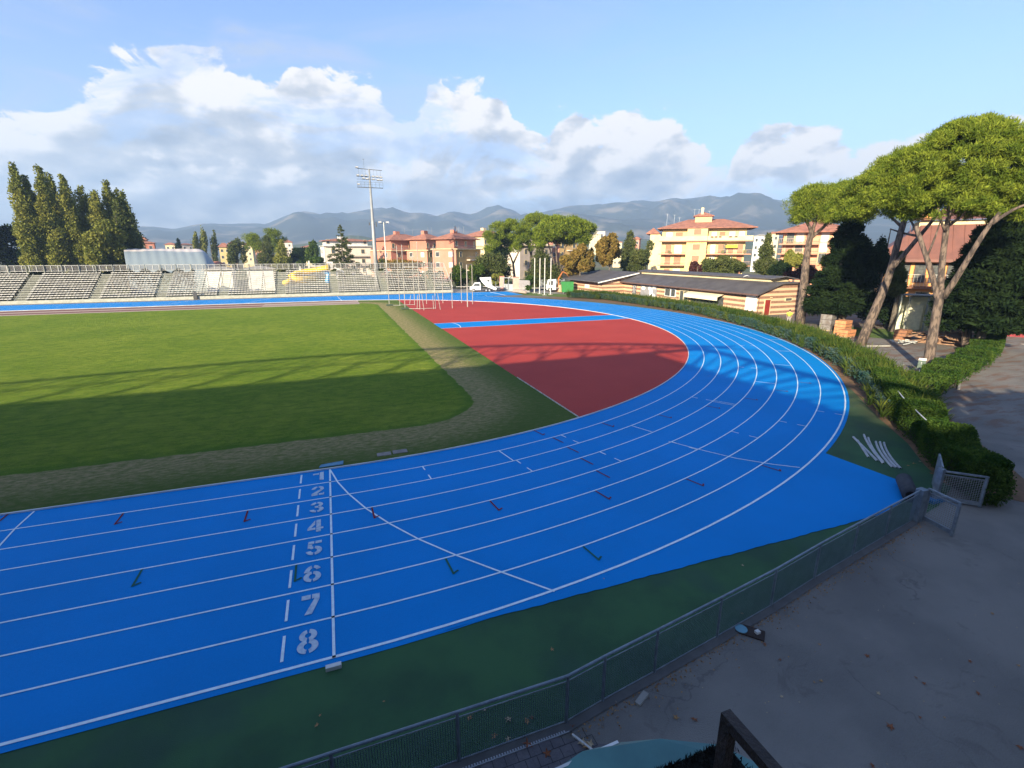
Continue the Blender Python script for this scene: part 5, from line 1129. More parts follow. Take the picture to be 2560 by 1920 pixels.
apart('right block of the salmon and ochre apartment houses, with a satellite dish on its roof', 1140, 150, 38, 12.5, 9, 12.1, PINK, TAN, REDW, 1.9, .76, 'salmon and ochre apartment houses', dish=True)
apart('narrow middle block of the salmon and ochre apartment houses, half hidden behind its neighbour', 1068, 168, 38, 10, 9, 12.4, PINK, YEL, REDW, 2.0, .72, 'salmon and ochre apartment houses')
apart('red apartment house directly behind the slim lamp post, left of the ochre blocks', 978, 172, 26, 17, 13, 12.2, PINK, REDW, REDW, 2.2, .72, 'salmon and ochre apartment houses')
apart('cream upper storeys of an apartment house behind the ochre block', 1212, 190, 32, 16, 12, 14.2, CREAM, CREAM, CREAM, 2.4, .74)
apart('white apartment block with red panels half hidden by the large layered fir', 812, 200, 8, 17, 10, 12.5, WMET, PALE, WMET, .8, .85, white=True, wins_l=3)
apart('grey rendered apartment house between the trunks of the umbrella pines', 1300, 160, 14, 13, 10, 13.0, PALE, GREYW, PALE, 1.2, .8, wins_r=2)
apart('pink brown apartment house seen behind the right umbrella pine', 1398, 175, 20, 9, 10, 13.4, PINK, TAN, PINK, 1.4, .9)
# right: orange brown block seen between the yellow building and the pines
f = Frame('apartment_building', 'salmon apartment block with balconies partly hidden behind the leftmost big pine', 2010, 125, 3); r = f.root
x0 = f.px(1948, 600)[0]; x1 = f.px(2135, 600)[0]; ze = f.px(2000, 582)[1]
MB().box(x0 + .8, x1, 0, 12, 0, ze).build('wall', mat('peach_wall', (.62, .30, .18), (.55, .27, .17), scale=.5), r); hip(MB(), x0, x1, -1, 12, ze + .2, 2.6, .8).build('roof', TILE, r)
MB().box(x1 - 6.5, x1 - 4.5, 4, 6, ze, ze + 3.2).build('chimney', REDW, r)
for k, zz in enumerate((609, 633, 658)):
    z = f.px(2000, zz)[1]; balcony(r, x0, x0 + 7.5, z, 1.8, rail=mat('rail_pink', (.55, .36, .3))); balcony(r, x0 + 9, x1 - 1, z, 1.8, rail=mat('rail_pink', (.55, .36, .3)))
    for q in (1966, 1990, 2012, 2052, 2082, 2108): a = f.px(q, 600)[0]; window(r, a, a + 1.4, z + .05, z + 2.3, mt=random.choice([SHUT, SHUTW, GLASS]), fr=CREAM)
# orange house with the big brown roof, far right
f = Frame('large_house', 'orange house with a huge brown sloping roof behind the largest pine', 2400, 84, 8); r = f.root
x0 = f.px(2215, 650)[0]; x1 = f.px(2680, 650)[0]; z1 = f.px(2330, 638)[1]; z2 = f.px(2330, 560)[1]; z3 = f.px(2330, 525)[1]
ORG = mat('orange_render', (.70, .34, .12), (.62, .30, .11), scale=.5, detail=7); BRN = mat('brown_metal_roof', (.19, .085, .065), (.16, .075, .06), rough=.6, scale=1)
MB().box(x0, x1, 0, 14, 0, z1 - .6).build('wall', ORG, r)
m = MB(); m.add([(x0 - 1.5, -1.2, z1 - .5), (x1, -1.2, z1 - .5), (x1, 3.2, z2), (x0 + 3.2, 3.2, z2)], [(0, 1, 2, 3)]); m.add([(x0 - 1.5, -1.2, z1 - .5), (x0 + 3.2, 3.2, z2), (x0 + 3.2, 12, z2), (x0 - 1.5, 16, z1 - .5)], [(0, 1, 2, 3)])
for i in range(30):
    x = x0 + 1 + i * 1.1
    if x < x1: m.bar((x - (2.0 if i < 3 else 0) * 0, -1.15, z1 - .46), (x + .0, 3.0, z2 - .02), .06)
m.box(x0 - 1.5, x1, -1.25, -1.1, z1 - .85, z1 - .5); m.build('lower_roof', BRN, r)
MB().box(x0 + 3, x1, 3.3, 12, z2 - .4, z2 + .55).build('band', CREAM, r)
m = MB(); m.add([(x0 + 2, 2.6, z2 + .6), (x1, 2.6, z2 + .6), (x1, 9, z3 + 1.6), (x0 + 8, 9, z3 + 1.6)], [(0, 1, 2, 3)]); m.add([(x0 + 2, 2.6, z2 + .6), (x0 + 8, 9, z3 + 1.6), (x0 + 2, 15, z2 + .6)], [(0, 1, 2)]); m.build('upper_roof', BRN, r)
MB().box(x0 + 3.2, x0 + 4.2, 3.4, 4.4, z2, z2 + 2.2).build('chimney', ORG, r)
for q in (2250, 2290, 2330, 2372, 2420, 2470):
    a = f.px(q, 660)[0]; window(r, a, a + 1.1, z1 - 3.4, z1 - 1.1, fr=mat('brown_frame', (.16, .07, .04)))
for q in (2286, 2330): a = f.px(q, 750)[0]; window(r, a, a + 1.3, 2.2, 3.2, fr=CREAM)
balcony(r, f.px(2262, 700)[0], f.px(2420, 700)[0], f.px(2330, 716)[1], 1.6, mt_slab=mat('brown_beam', (.20, .09, .05)), rail=mat('rail_white2', (.5, .46, .42)), rail_h=1.5)
# far right corner structure by the drive
p = at(2545, 780, 70); o = thing('shed', 'dark grey shed with a red base at the right edge of the picture', 'shed', (p[0], p[1], 0), -.9)
MB().box(-1.5, 4, 0, 4, .9, 3.4).build('wall', mat('shed_grey', (.12, .13, .14)), o); MB().box(-1.55, 4, -.05, 4, 0, .9).build('base', mat('shed_red', (.25, .04, .05)), o); MB().box(-1.8, 4.3, -.4, 4.3, 3.41, 3.6).build('roof', mat('shed_teal', (.25, .42, .38)), o)

# distant town: small houses, each its own thing
town = [(365, 608, 620, 40, 'wide low hall with a long red roof left above the white dome', REDW, 0, 260), (352, 600, 612, 26, 'smaller red roof rising above the long red roof', REDW, 3, 285), (425, 612, 626, 26, 'pale house with a shallow gable right of the long red roof', CREAM, 2, 330),
        (468, 612, 630, 32, 'pinkish low house right of the small fir', PALE, 0, 340), (560, 618, 640, 26, 'bright yellow house right of the dark short poplar', YEL, 4, 300), (578, 610, 640, 16, 'orange house end between the far trees', TAN, 2, 330), (615, 612, 650, 30, 'pale house half hidden behind the broad green tree', CREAM, 2, 330), (648, 612, 660, 24, 'salmon house behind the lone umbrella pine', PINK, 2, 310), (715, 606, 640, 30, 'brown roofed house right of the lone umbrella pine', PALE, 3, 340),
        (770, 618, 640, 34, 'cream house behind the bright green trees', CREAM, 2, 360), (908, 620, 660, 14, 'narrow white house end right of the large fir', WMET, 1, 260), (925, 622, 660, 14, 'narrow grey house beside the mast', GREYW, 1, 300), (1500, 578, 592, 26, 'small pale hill town building above the golden trees', PALE, 0, 900), (1488, 586, 596, 30, 'lower pale hill town building above the golden trees', CREAM, 0, 880),
        (1590, 598, 640, 18, 'pink brown house between the tall golden tree and the yellow building', PINK, 2, 260), (1545, 606, 640, 20, 'low cream house behind the tall golden tree', CREAM, 1, 300), (1900, 590, 610, 30, 'white flat roofed block right of the yellow building', WMET, 0, 250), (1935, 584, 620, 26, 'cream flat roofed house left of the salmon block', CREAM, 0, 230), (540, 664, 680, 46, 'low building with a long terracotta roof right of the white dome', TAN, 2, 170), (500, 628, 650, 30, 'grey house low behind the three short poplars', GREYW, 2, 320), (650, 674, 700, 66, 'low white pool house behind the bleachers, left of the yellow slide', WMET, 1, 124), (545, 676, 700, 70, 'wide low white pool building behind the bleachers beside the white dome', WMET, 1, 124)]
for (px_, yt, yb_, wpx, lb, mt, sh, D) in town:
    p = at(px_, yt, D); w = span(px_, yt, D, wpx); o = thing('house', lb, 'house', (p[0], p[1], 0), -math.atan2(p[0] - CAM[0], p[1] - CAM[1]) + R(random.uniform(-18, 18)))
    h = p[2]; MB().box(-w / 2, w / 2, 0, w * .7, 0, h).build('wall', mt, o); hip(MB(), -w / 2, w / 2, 0, w * .7, h + .2, max(.6, sh * .5), .5).build('roof', TILE if mt is not WMET else CONC, o)
    nw = max(2, int(w / 3.5)); 
    for k in range(max(1, int(h / 3.3)) if 'pool' not in lb else 0):
        for j in range(min(nw, 5)): x = -w / 2 + w * (j + .5) / min(nw, 5); window(o, x - .5, x + .5, h - 3.2 * k - 2.4, h - 3.2 * k - 1.1)

# white pressurised dome
p = at(450, 690, 128); o = thing('air_dome', 'long white and pale blue air supported sports dome behind the bleachers', 'dome', (p[0], p[1], 0), -math.atan2(p[0] - CAM[0], p[1] - CAM[1]) + .05)
L0 = span(440, 640, 128, 125); L1 = span(440, 640, 128, 132); Hh = at(440, 622, 140)[2]; V = []; Fq = []; nx, ny = 60, 24
for i in range(nx):
    for j in range(ny):
        u = i / (nx - 1); x = -L0 + (L0 + L1) * u; e = min(1, (1 - u) * 4.2); e = math.sin(e * math.pi / 2) ** .7; t = math.pi * j / (ny - 1); V.append((x, 12 - 12 * math.cos(t) * max(e, .02), (Hh * (math.sin(t) ** .75)) * e * (1 + .004 * math.sin(i * 1.2))))
for i in range(nx - 1):
    for j in range(ny - 1): Fq.append((i * ny + j, i * ny + j + 1, (i + 1) * ny + j + 1, (i + 1) * ny + j))
dm = bpy.data.materials.new('dome_skin'); dm.use_nodes = True; nt = dm.node_tree; pr = nt.nodes['Principled BSDF']; tc = nt.nodes.new('ShaderNodeTexCoord').outputs['Object']; sep = nt.nodes.new('ShaderNodeSeparateXYZ'); nt.links.new(tc, sep.inputs[0])
zz = nmath(nt, 'ADD', sep.outputs[2], nmath(nt, 'MULTIPLY', nnoise(nt, tc, .12, 5), 2.4)); top_ = nstep(nt, zz, Hh + .3, Hh + .7)
seam = nstep(nt, nmath(nt, 'ABSOLUTE', nmath(nt, 'SUBTRACT', nmath(nt, 'FRACT', nmath(nt, 'MULTIPLY', sep.outputs[0], .35)), .5)), .47, .49)
c_ = nmix(nt, top_, (.24, .29, .31), (.62, .55, .50)); c_ = nmix(nt, nmath(nt, 'MULTIPLY', seam, .06), c_, (.2, .25, .27)); nt.links.new(c_, pr.inputs['Base Color']); pr.inputs['Roughness'].default_value = .55
MB().add(V, Fq).build('membrane', dm, o, smooth=True)

# water slide behind the bleachers
sl = thing('water_slide', 'twisting yellow water slide tube with white frame seen through the bleachers', 'water slide', tuple(at(760, 690, 125) * [1, 1, 0])); YS = mat('slide_yellow', (.80, .52, .02), (.74, .46, .02), rough=.35)
path = [(822, 668), (800, 673), (775, 677), (740, 684), (728, 690), (740, 697), (765, 697), (790, 695), (760, 702), (725, 703), (712, 708)]
MB().tube([A3(x, y, 122 + 2 * math.sin(i)) for i, (x, y) in enumerate(path)], .62, 10).build('tube', YS, sl, world=True, smooth=True)
MB().tube([A3(812, 678, 124), A3(822, 684, 124), A3(820, 694, 124), A3(818, 706, 124)], .5, 8).build('tube', mat('slide_blue', (.04, .28, .60), rough=.35), sl, world=True)
m = MB()
for a, b2 in [((772, 674), (772, 652)), ((822, 672), (822, 655)), ((830, 672), (830, 655)), ((775, 665), (830, 665)), ((816, 656), (832, 656)), ((842, 680), (842, 696)), ((835, 668), (860, 680)), ((750, 666), (750, 680))]: m.bar(A3(*a, 125), A3(*b2, 125), .35)
m.build('frame', WMET, sl, world=True)

# ---------------------------------------------------------------- striped clubhouse
ch_ = thing('clubhouse', 'long low clubhouse with brown and cream striped walls and dark grey roofs', 'clubhouse', (54.4, 10, 0))
stp = bpy.data.materials.new('striped_stone'); stp.use_nodes = True; nt = stp.node_tree; pr = nt.nodes['Principled BSDF']; tc = nt.nodes.new('ShaderNodeTexCoord').outputs['Object']; sep = nt.nodes.new('ShaderNodeSeparateXYZ'); nt.links.new(tc, sep.inputs[0])
s_ = nmath(nt, 'FRACT', nmath(nt, 'MULTIPLY', sep.outputs[2], 1 / .68)); c_ = nmix(nt, nstep(nt, nmath(nt, 'ABSOLUTE', nmath(nt, 'SUBTRACT', s_, .5)), .235, .265), (.23, .12, .08), (.62, .42, .27))
c_ = nmix(nt, nmath(nt, 'MULTIPLY', nstep(nt, nnoise(nt, tc, 3, 6), .4, .7), .25), c_, (.5, .34, .24)); nt.links.new(c_, pr.inputs['Base Color']); pr.inputs['Roughness'].default_value = .95
ROOF = mat('grey_roofing', (.10, .095, .10), (.075, .07, .075), rough=.7, scale=.6, bump=.15)
xc0, xc1, yc0, yc1 = 54.6, 66.3, -5.3, 27.5
prof = [(xc0, 0), (xc1, 0), (xc1, 2.95), (61.4, 4.1), (57.9, 4.1), (xc0, 2.95)]
m = MB(); n = len(prof); m.add([(x, yc0, z) for x, z in prof] + [(x, yc1, z) for x, z in prof], [tuple(range(n)), tuple(range(n, 2 * n))[::-1]] + [(i, i + n, (i + 1) % n + n, (i + 1) % n) for i in range(n)]); m.build('wall', stp, ch_, world=True)
m = MB(); e = .28
def slab3(m, a, b2, y0_, y1_, th=.16):        # sloping roof slab between (x,z) points
    (xa, za), (xb, zb_) = a, b2; m.add([(xa, y0_, za), (xb, y0_, zb_), (xb, y1_, zb_), (xa, y1_, za), (xa, y0_, za + th), (xb, y0_, zb_ + th), (xb, y1_, zb_ + th), (xa, y1_, za + th)], [(3, 2, 1, 0), (4, 5, 6, 7), (0, 1, 5, 4), (1, 2, 6, 5), (2, 3, 7, 6), (3, 0, 4, 7)])
slab3(m, (53.7, 2.72), (57.93, 4.13), -5.75, yc1); slab3(m, (57.95, 4.13), (61.4, 4.13), -5.75, -3.6); slab3(m, (61.42, 4.13), (67.2, 2.8), -5.75, yc1)
for k in range(46):
    y = -5.6 + k * .42; m.bar((53.75, y, 2.93), (57.9, y, 4.32), .03, .03)
m.build('roof', ROOF, ch_, world=True)
MB().box(57.95, 61.3, -3.55, yc1, 4.14, 4.68).build('clerestory', CREAM, ch_, world=True)
m = MB(); slab3(m, (57.5, 4.70), (59.8, 4.95), -4.4, yc1, .12); slab3(m, (59.82, 4.95), (62.6, 4.5), -4.4, yc1, .12); m.build('upper_roof', ROOF, ch_, world=True)
MB().box(53.58, 53.72, -5.7, yc1, 2.66, 2.86).build('gutter', mat('brown_gutter', (.13, .08, .07), rough=.5), ch_, world=True)
MB().tube([(53.75, -5.2, 2.7), (54.1, -5.2, 2.45), (54.5, -5.2, 2.4), (54.52, -5.2, 0)], .05, 8).build('downpipe', MATS['brown_gutter'], ch_, world=True)
FR = xc0 - .04
def on_front(name, y0_, y1_, z0_, z1_, mt, t=.05): return MB().box(FR - t, FR + .035, y0_, y1_, z0_, z1_).build(name, mt, ch_, world=True)
WB = mat('white_board', (.80, .80, .78), (.74, .74, .72), rough=.6)
on_front('panel', -4.85, -2.95, .5, 2.55, WB)
aw = MB(); aw.add([(54.55, 1.0, 2.35), (54.55, 8.3, 2.35), (53.2, 8.3, 1.95), (53.2, 1.0, 1.95), (53.2, 8.3, 1.45), (53.2, 1.0, 1.45)], [(0, 1, 2, 3), (3, 2, 4, 5)]); aw.build('awning', mat('cream_awning', (.80, .72, .52), (.74, .66, .48), rough=.8), ch_, world=True)
on_front('shop_window', 1.2, 8.0, .5, 1.9, GLASS)
dfr = on_front('door_frame', 8.7, 10.9, 0, 2.5, CREAM, .08)
for y0_, y1_ in ((8.9, 9.7), (9.9, 10.7)): MB().box(FR - .11, FR - .085, y0_, y1_, .2, 2.2).build('door', GLASS, ch_, world=True)
for y0_, y1_ in ((12.0, 13.0), (13.3, 14.6)):
    fr_ = on_front('window', y0_ - .12, y1_ + .12, 1.05, 2.35, WB, .06); q = MB().box(FR - .085, FR - .062, y0_, y1_, 1.15, 2.25).build('pane', GLASS); q.parent = fr_; q.matrix_parent_inverse = Matrix.Identity(4); q.location = (-54.4, -10, 0)
GB = mat('banner_grey', (.22, .22, .24), (.3, .3, .32), scale=1.5); on_front('banner', 17.0, 21.8, .3, 2.6, GB)
m = MB()
for cy, cz, a, b2 in ((18.6, 1.3, .5, .9), (19.1, 2.1, .32, .4), (18.0, .7, .8, .45), (20.9, 2.0, .6, .35)):
    m.prism([(0, 0)], 0, 0) if False else None; n = 16; V = [(FR - .055, cy + a * math.cos(t), cz + b2 * math.sin(t)) for t in np.linspace(0, 6.283, n, endpoint=False)]; m.add(V, [tuple(range(n))])
m.build('banner_print', WB, ch_, world=True); MB().box(FR - .07, FR - .056, 17.2, 18.2, 2.0, 2.65).build('small_sign', WB, ch_, world=True)
on_front('banner', 23.2, 24.4, .4, 2.5, mat('banner_dark', (.10, .10, .12)))
m = MB()
for zc in (.9, 1.45, 2.0):
    for sgn in (-1, 1): 
        a = np.linspace(-1.2, 1.2, 8); P = [(23.8 + sgn * .28 * math.cos(t), zc + .2 * math.sin(t)) for t in a]; Q = [(23.8 + sgn * .38 * math.cos(t), zc + .26 * math.sin(t)) for t in a]
        k = len(P); m.add([(FR - .056, y, z) for y, z in P + Q], [(i, i + 1, k + i + 1, k + i) for i in range(k - 1)])
m.build('banner_print', WB, ch_, world=True)
# gable wall: door, window, vent
GY = yc0 - .03
d_ = MB().box(55.35, 56.5, GY - .05, GY + .02, 0, 2.15).build('door_frame', CREAM, ch_, world=True); MB().box(55.5, 56.35, GY - .08, GY - .052, .02, 2.05).build('door', mat('red_door', (.26, .03, .02), (.2, .025, .02), rough=.5), ch_, world=True)
w_ = MB().box(59.0, 60.3, GY - .05, GY + .02, 1.75, 2.25).build('window', CREAM, ch_, world=True); MB().box(59.12, 60.18, GY - .07, GY - .052, 1.83, 2.17).build('vent_grille', GLASS, ch_, world=True)
MB().box(56.3, 56.6, GY - .15, GY + .02, 2.3, 2.4).build('wall_lamp', CREAM, ch_, world=True)
# pipes on the roofs
tag(MB().tube([(58.4, 13.0 - 12.5, 4.8), (57.7, .4, 5.0), (57.4, .6, 4.9), (57.5, .9, 4.75)], .05, 6).build('flue_pipe', WMET), 'curved pale flue pipe rising over the clubhouse roof ridge', 'pipe')
# annex
ax = thing('annex', 'gabled striped annex with a wide dark roof at the far end of the clubhouse', 'annex', (52, 32, 0))
a0, a1, y0_, y1_ = 49.8, 62, 27.55, 41
prof = [(a0, 0), (a1, 0), (a1, 3.4), (57.4, 4.35), (a0, 2.95)]; n = 5
m = MB(); m.add([(x, y0_, z) for x, z in prof] + [(x, y1_, z) for x, z in prof], [tuple(range(n)), tuple(range(n, 2 * n))[::-1]] + [(i, i + n, (i + 1) % n + n, (i + 1) % n) for i in range(n)]); m.build('wall', stp, ax, world=True)
m = MB(); slab3(m, (48.3, 2.75), (57.4, 4.42), y0_ - .9, y1_ + 1); slab3(m, (57.42, 4.42), (63, 3.3), y0_ - .9, y1_ + 1); m.build('roof', ROOF, ax, world=True)
m = MB(); slab3(m, (48.35, 2.62), (57.4, 4.28), y0_ - .95, y0_ - .85, .2); m.build('fascia', WB, ax, world=True)
MB().box(a0 - .05, a0 - .004, 29, 38, 2.0, 2.9).build('upper_band', mat('brown_band', (.22, .10, .08)), ax, world=True)
MB().box(a0 - .09, a0 - .052, 32.4, 34.2, 1.3, 2.0).build('sign', WB, ax, world=True)
tag(MB().box(47.4, 49.2, 40.8, 43.5, 0, 1.5).build('brick_kiosk', mat('kiosk', (.6, .32, .2), (.7, .5, .34), scale=3)), 'small orange brick box wall left of the annex', 'kiosk')
# grey panel fence with white railing behind, left of the annex
tag(MB().box(46.5, 53, 50.0, 50.15, 0, 2.2).build('panel_fence', mat('panel_grey', (.28, .30, .32))), 'grey metal panel fence behind the green container', 'fence')

# ---------------------------------------------------------------- vehicles, gates, container
VW = mat('van_white', (.78, .78, .77), (.72, .72, .71), rough=.3, spec=.5); TY = mat('tyre', (.02, .02, .02)); RIM = mat('rim', (.45, .45, .46), metal=.5, rough=.4); CHS = mat('chassis', (.08, .08, .09))
def wheel(root, x, y, r=.36, w=.24):
    t = MB().tube([(x, y - w / 2, r), (x, y + w / 2, r)], r, 18).build('wheel', TY, root); MB().tube([(x, y - w / 2 - .01, r), (x, y + w / 2 + .01, r)], r * .55, 12).build('rim', RIM, t)
def prof_body(name, pts, y0_, y1_, mt, root, inset=.0):
    n = len(pts); m = MB(); m.add([(x, y0_, z) for x, z in pts] + [(x, y1_, z) for x, z in pts], [tuple(range(n)), tuple(range(n, 2 * n))[::-1]] + [(i, i + n, (i + 1) % n + n, (i + 1) % n) for i in range(n)])
    return m.build(name, mt, root)
p = at(1212, 727, 108); pk = thing('pickup_truck', 'white pickup truck with a tipped white load box and open dropside bed', 'truck', (p[0], p[1], 0), -.30)
prof_body('cab', [(-3.2, .45), (-3.25, .95), (-2.75, 1.2), (-2.2, 1.95), (-1.0, 2.0), (-.85, 1.2), (-.85, .45)], -.9, .9, VW, pk)
prof_body('side_window', [(-2.55, 1.25), (-2.1, 1.8), (-1.1, 1.82), (-1.05, 1.25)], -.915, .915, GLASS, pk); MB().add([(-2.72, -.8, 1.28), (-2.72, .8, 1.28), (-2.26, .72, 1.9), (-2.26, -.72, 1.9)], [(0, 1, 2, 3)]).build('windscreen', GLASS, pk)
MB().box(-.84, 3.3, -.45, .45, .45, .75).build('chassis', CHS, pk); prof_body('tipped_box', [(-1.1, 3.0), (1.35, 3.1), (1.45, 1.5), (2.6, .7), (2.4, .35), (.4, 1.1), (-.6, 2.1)], -.85, .85, VW, pk)
prof_body('box_opening', [(.3, 2.6), (1.1, 2.65), (1.0, 2.0)], -.86, -.852, GLASS, pk)
m = MB().box(1.5, 4.0, -.9, .9, .9, 1.0)
for x in (1.6, 2.4, 3.2, 3.95): m.bar((x, -.9, 1), (x, -.9, 2.2), .07)
m.build('bed', METAL, pk)
for x in (-2.4, .3, 1.0): wheel(pk, x, -.85); wheel(pk, x, .85)
p = at(1300, 735, 105); tk = thing('lorry', 'white lorry cab with orange loader crane behind the flagpoles', 'lorry', tuple(at(1388, 735, 108) * [1, 1, 0]), -.45)
m = MB()
prof_body('cab', [(-1.9, .5), (-1.95, 1.3), (-1.6, 2.6), (.1, 2.7), (.15, .5)], -1.1, 1.1, VW, tk); prof_body('side_window', [(-1.45, 1.5), (-1.3, 2.35), (-.5, 2.38), (-.5, 1.5)], -1.115, 1.115, GLASS, tk)
MB().add([(-1.93, -1, 1.5), (-1.93, 1, 1.5), (-1.64, .9, 2.5), (-1.64, -.9, 2.5)], [(0, 1, 2, 3)]).build('windscreen', GLASS, tk); MB().box(.2, 4.5, -.5, .5, .6, .95).build('chassis', CHS, tk); MB().box(1.4, 4.5, -1.1, 1.1, .96, 1.1).build('bed', METAL, tk)
OR = mat('crane_orange', (.36, .12, .03), (.26, .085, .02), rough=.45); MB().bar((.7, 0, .9), (.6, 0, 2.8), .30).bar((.6, 0, 2.75), (1.5, 0, 4.3), .28).bar((1.5, 0, 4.3), (2.3, 0, 3.9), .2).bar((2.3, 0, 3.9), (3.0, 0, 3.0), .12).build('crane_arm', OR, tk)
for x in (-1.1, 1.9, 3.2): wheel(tk, x, -1., .48, .3); wheel(tk, x, 1., .48, .3)
c_ = at(1418, 712, 104); gc = thing('container', 'dark green waste container behind the lorry crane', 'container', (c_[0], c_[1], 0), -.4); GRN = mat('container_green', (.03, .20, .05), (.025, .16, .04), rough=.5)
prof_body('body', [(-1.1, .3), (-1.3, 2.4), (1.3, 2.4), (1.1, .3)], -1, 1, GRN, gc)
m = MB()
for x in (-1.25, -.45, .35, 1.15): m.box(x, x + .1, -1.06, -1.0, .4, 2.4)
m.build('rib', GRN, gc); wheel(gc, -.8, -.9, .15, .1); wheel(gc, .8, -.9, .15, .1)
# pink gate piers
def pier(px_, pyb, pyt, D, wpx, lab):
    p = at(px_, pyb, D); w = span(px_, pyb, D, wpx); h = at(px_, pyt, D)[2]; o = thing('gate_pier', lab, 'gate pier', (p[0], p[1], 0), -.35)
    MB().box(-w / 2, w / 2, 0, .8, 0, h).build('pier', PINK if False else mat('pink_plaster', (.62, .33, .27), (.55, .29, .24), scale=1.5), o); MB().box(-w / 2 - .08, w / 2 + .08, -.08, .88, h, h + .12).build('cap', mat('pink_cap', (.45, .2, .17)), o)
pier(1255, 722, 692, 110, 11, 'pink rendered gate pier left of the grey steel gate'); pier(1290, 727, 694, 108, 15, 'broad pink rendered gate pier right of the grey steel gate')
wl_ = MB(); a = at(1298, 724, 108); b2 = at(1325, 722, 106); wl_.bar((a[0], a[1], 1.25), (b2[0], b2[1], 1.25), .25, 2.5); tag(wl_.build('boundary_wall', mat('wall_grey', (.26, .25, .26))), 'grey boundary wall panel between the pink pier and the glossy bush', 'wall')
sg = thing('steel_gate', 'grey steel gate with square openings between the two pink piers', 'gate', tuple(at(1270, 724, 109) * [1, 1, 0])); a = at(1260, 724, 109.5); b2 = at(1283, 725, 108.5)
m = MB(); 
for t in (0, .5, 1): x, y = a[0] + (b2[0] - a[0]) * t, a[1] + (b2[1] - a[1]) * t; m.bar((x, y, 0), (x, y, 3.0), .14)
for z in (.1, 1.5, 2.9): m.bar((a[0], a[1], z), (b2[0], b2[1], z), .12)
m.build('gate_frame', METAL, sg, world=True); MB().bar((a[0], a[1], .8), (b2[0], b2[1], .8), .05, 1.3).build('panel', mat('panel_grey2', (.33, .35, .37)), sg, world=True)
ww = MB().bar(at(1283, 728, 105) * [1, 1, 0] + [0, 0, .5], at(1315, 730, 101) * [1, 1, 0] + [0, 0, .4], .3, .5); tag(ww.build('low_wall', mat('low_wall', (.40, .30, .25))), 'low pale wall in front of the pink gate pier', 'wall')
tag(MB().tube([(36.8, 43.5, .9), (47, 41.0, .9)], .05, 6).tube([(26.5, 49.2, 1.1), (36.8, 46.8, 1.1)], .05, 6).build('barrier_rail', FP), 'pale barrier rail crossing the yard between bleachers and pickup', 'rail')
# ---------------------------------------------------------------- between the pines
def crate(px_, pyb, D, w, d, h, mt, lab, cat, name, rz=.2, bands=0):
    p = at(px_, pyb, D); o = thing(name, lab, cat, (p[0], p[1], 0), rz); MB().box(-w / 2, w / 2, -d / 2, d / 2, .12, h).build('load', mt, o); m = MB()
    for x in (-w / 2, -.05, w / 2 - .1): m.box(x, x + .1, -d / 2, d / 2, 0, .115)
    m.build('pallet', mat('pallet_wood', (.35, .26, .17)), o)
    if bands:
        m = MB()
        for k in range(bands): z = .12 + (h - .12) * (k + 1) / (bands + 1); m.box(-w / 2 - .012, w / 2 + .012, -d / 2 - .012, d / 2 + .012, z - .02, z + .02)
        m.build('strapping', mat('strap_dark', (.06, .05, .05)), o)
    return o
crate(2068, 816, 63, 1.3, 1.1, 1.75, mat('grey_sacks', (.22, .21, .21), (.14, .12, .11), scale=3, bump=.5), 'tall grey wrapped pallet load standing left of the orange bricks', 'pallet', 'pallet_load', .3, 2)
OB = mat('orange_brick', (.58, .26, .12), (.48, .20, .09), scale=4, bump=.4)
crate(2108, 815, 60.6, 1.5, 1.0, 1.45, OB, 'upper stack of orange clay bricks strapped on a pallet', 'bricks', 'brick_pallet', .25, 3)
crate(2115, 838, 58.8, 1.5, 1.0, .75, OB, 'lower loose stack of orange clay bricks in front of the strapped one', 'bricks', 'brick_pallet', .15, 1)
crate(2260, 822, 60, 1.3, 1.0, 1.0, mat('brown_bricks', (.33, .16, .08), (.25, .12, .07), scale=3, bump=.4), 'brown brick pallet standing in front of the pale shed', 'bricks', 'brick_pallet', .2, 2)
ps = gp(2262, 836); sh_ = thing('garden_shed', 'pale green and cream tilted shed with open front between the pines', 'shed', (57.3, -22.8, 0), -.9)
gm_ = mat('shed_cream', (.62, .62, .48), (.52, .54, .44), scale=1.5); MB().box(-1.6, -1.5, 0, 1.8, 0, 3.9).box(1.2, 1.3, 0, 1.8, 0, 3.7).box(-1.5, 1.2, 1.7, 1.8, 0, 3.7).build('wall', gm_, sh_)
MB().box(-1.7, 1.45, -.15, 1.95, 3.9, 4.0).build('roof', mat('shed_roof', (.2, .21, .2)), sh_); MB().box(-.7, .5, .9, .95, .3, 2.9).build('inner_board', mat('cream_board', (.75, .70, .5)), sh_)
MB().box(-.95, -.8, -.02, .1, 0, 3.8).box(.55, .7, -.02, .1, 0, 3.8).build('front_frame', mat('shed_frame', (.24, .25, .22)), sh_)
cr = at(2265, 850, 57); m = MB(); 
for k in range(14): a = random.uniform(-1, 1); b_ = random.uniform(-.5, .5); m.bar((cr[0] + a, cr[1] + b_, .1 + .3 * random.random()), (cr[0] + a + random.uniform(-.5, .5), cr[1] + b_ + random.uniform(-.5, .5), .1 + .4 * random.random()), .2, .06)
tag(m.build('rubble', mat('rubble', (.5, .52, .5), (.3, .32, .32), scale=4), None), 'heap of pale broken boards and foil at the foot of the brown brick pallet', 'rubble', kind='stuff')
wp = thing('timber_pile', 'heap of brown boards and old timber behind the largest pine', 'timber', (53, -27.5, 0)); WD = mat('old_timber', (.40, .25, .16), (.22, .13, .09), scale=2, stretch=(1, 5, 1), rough=.95)
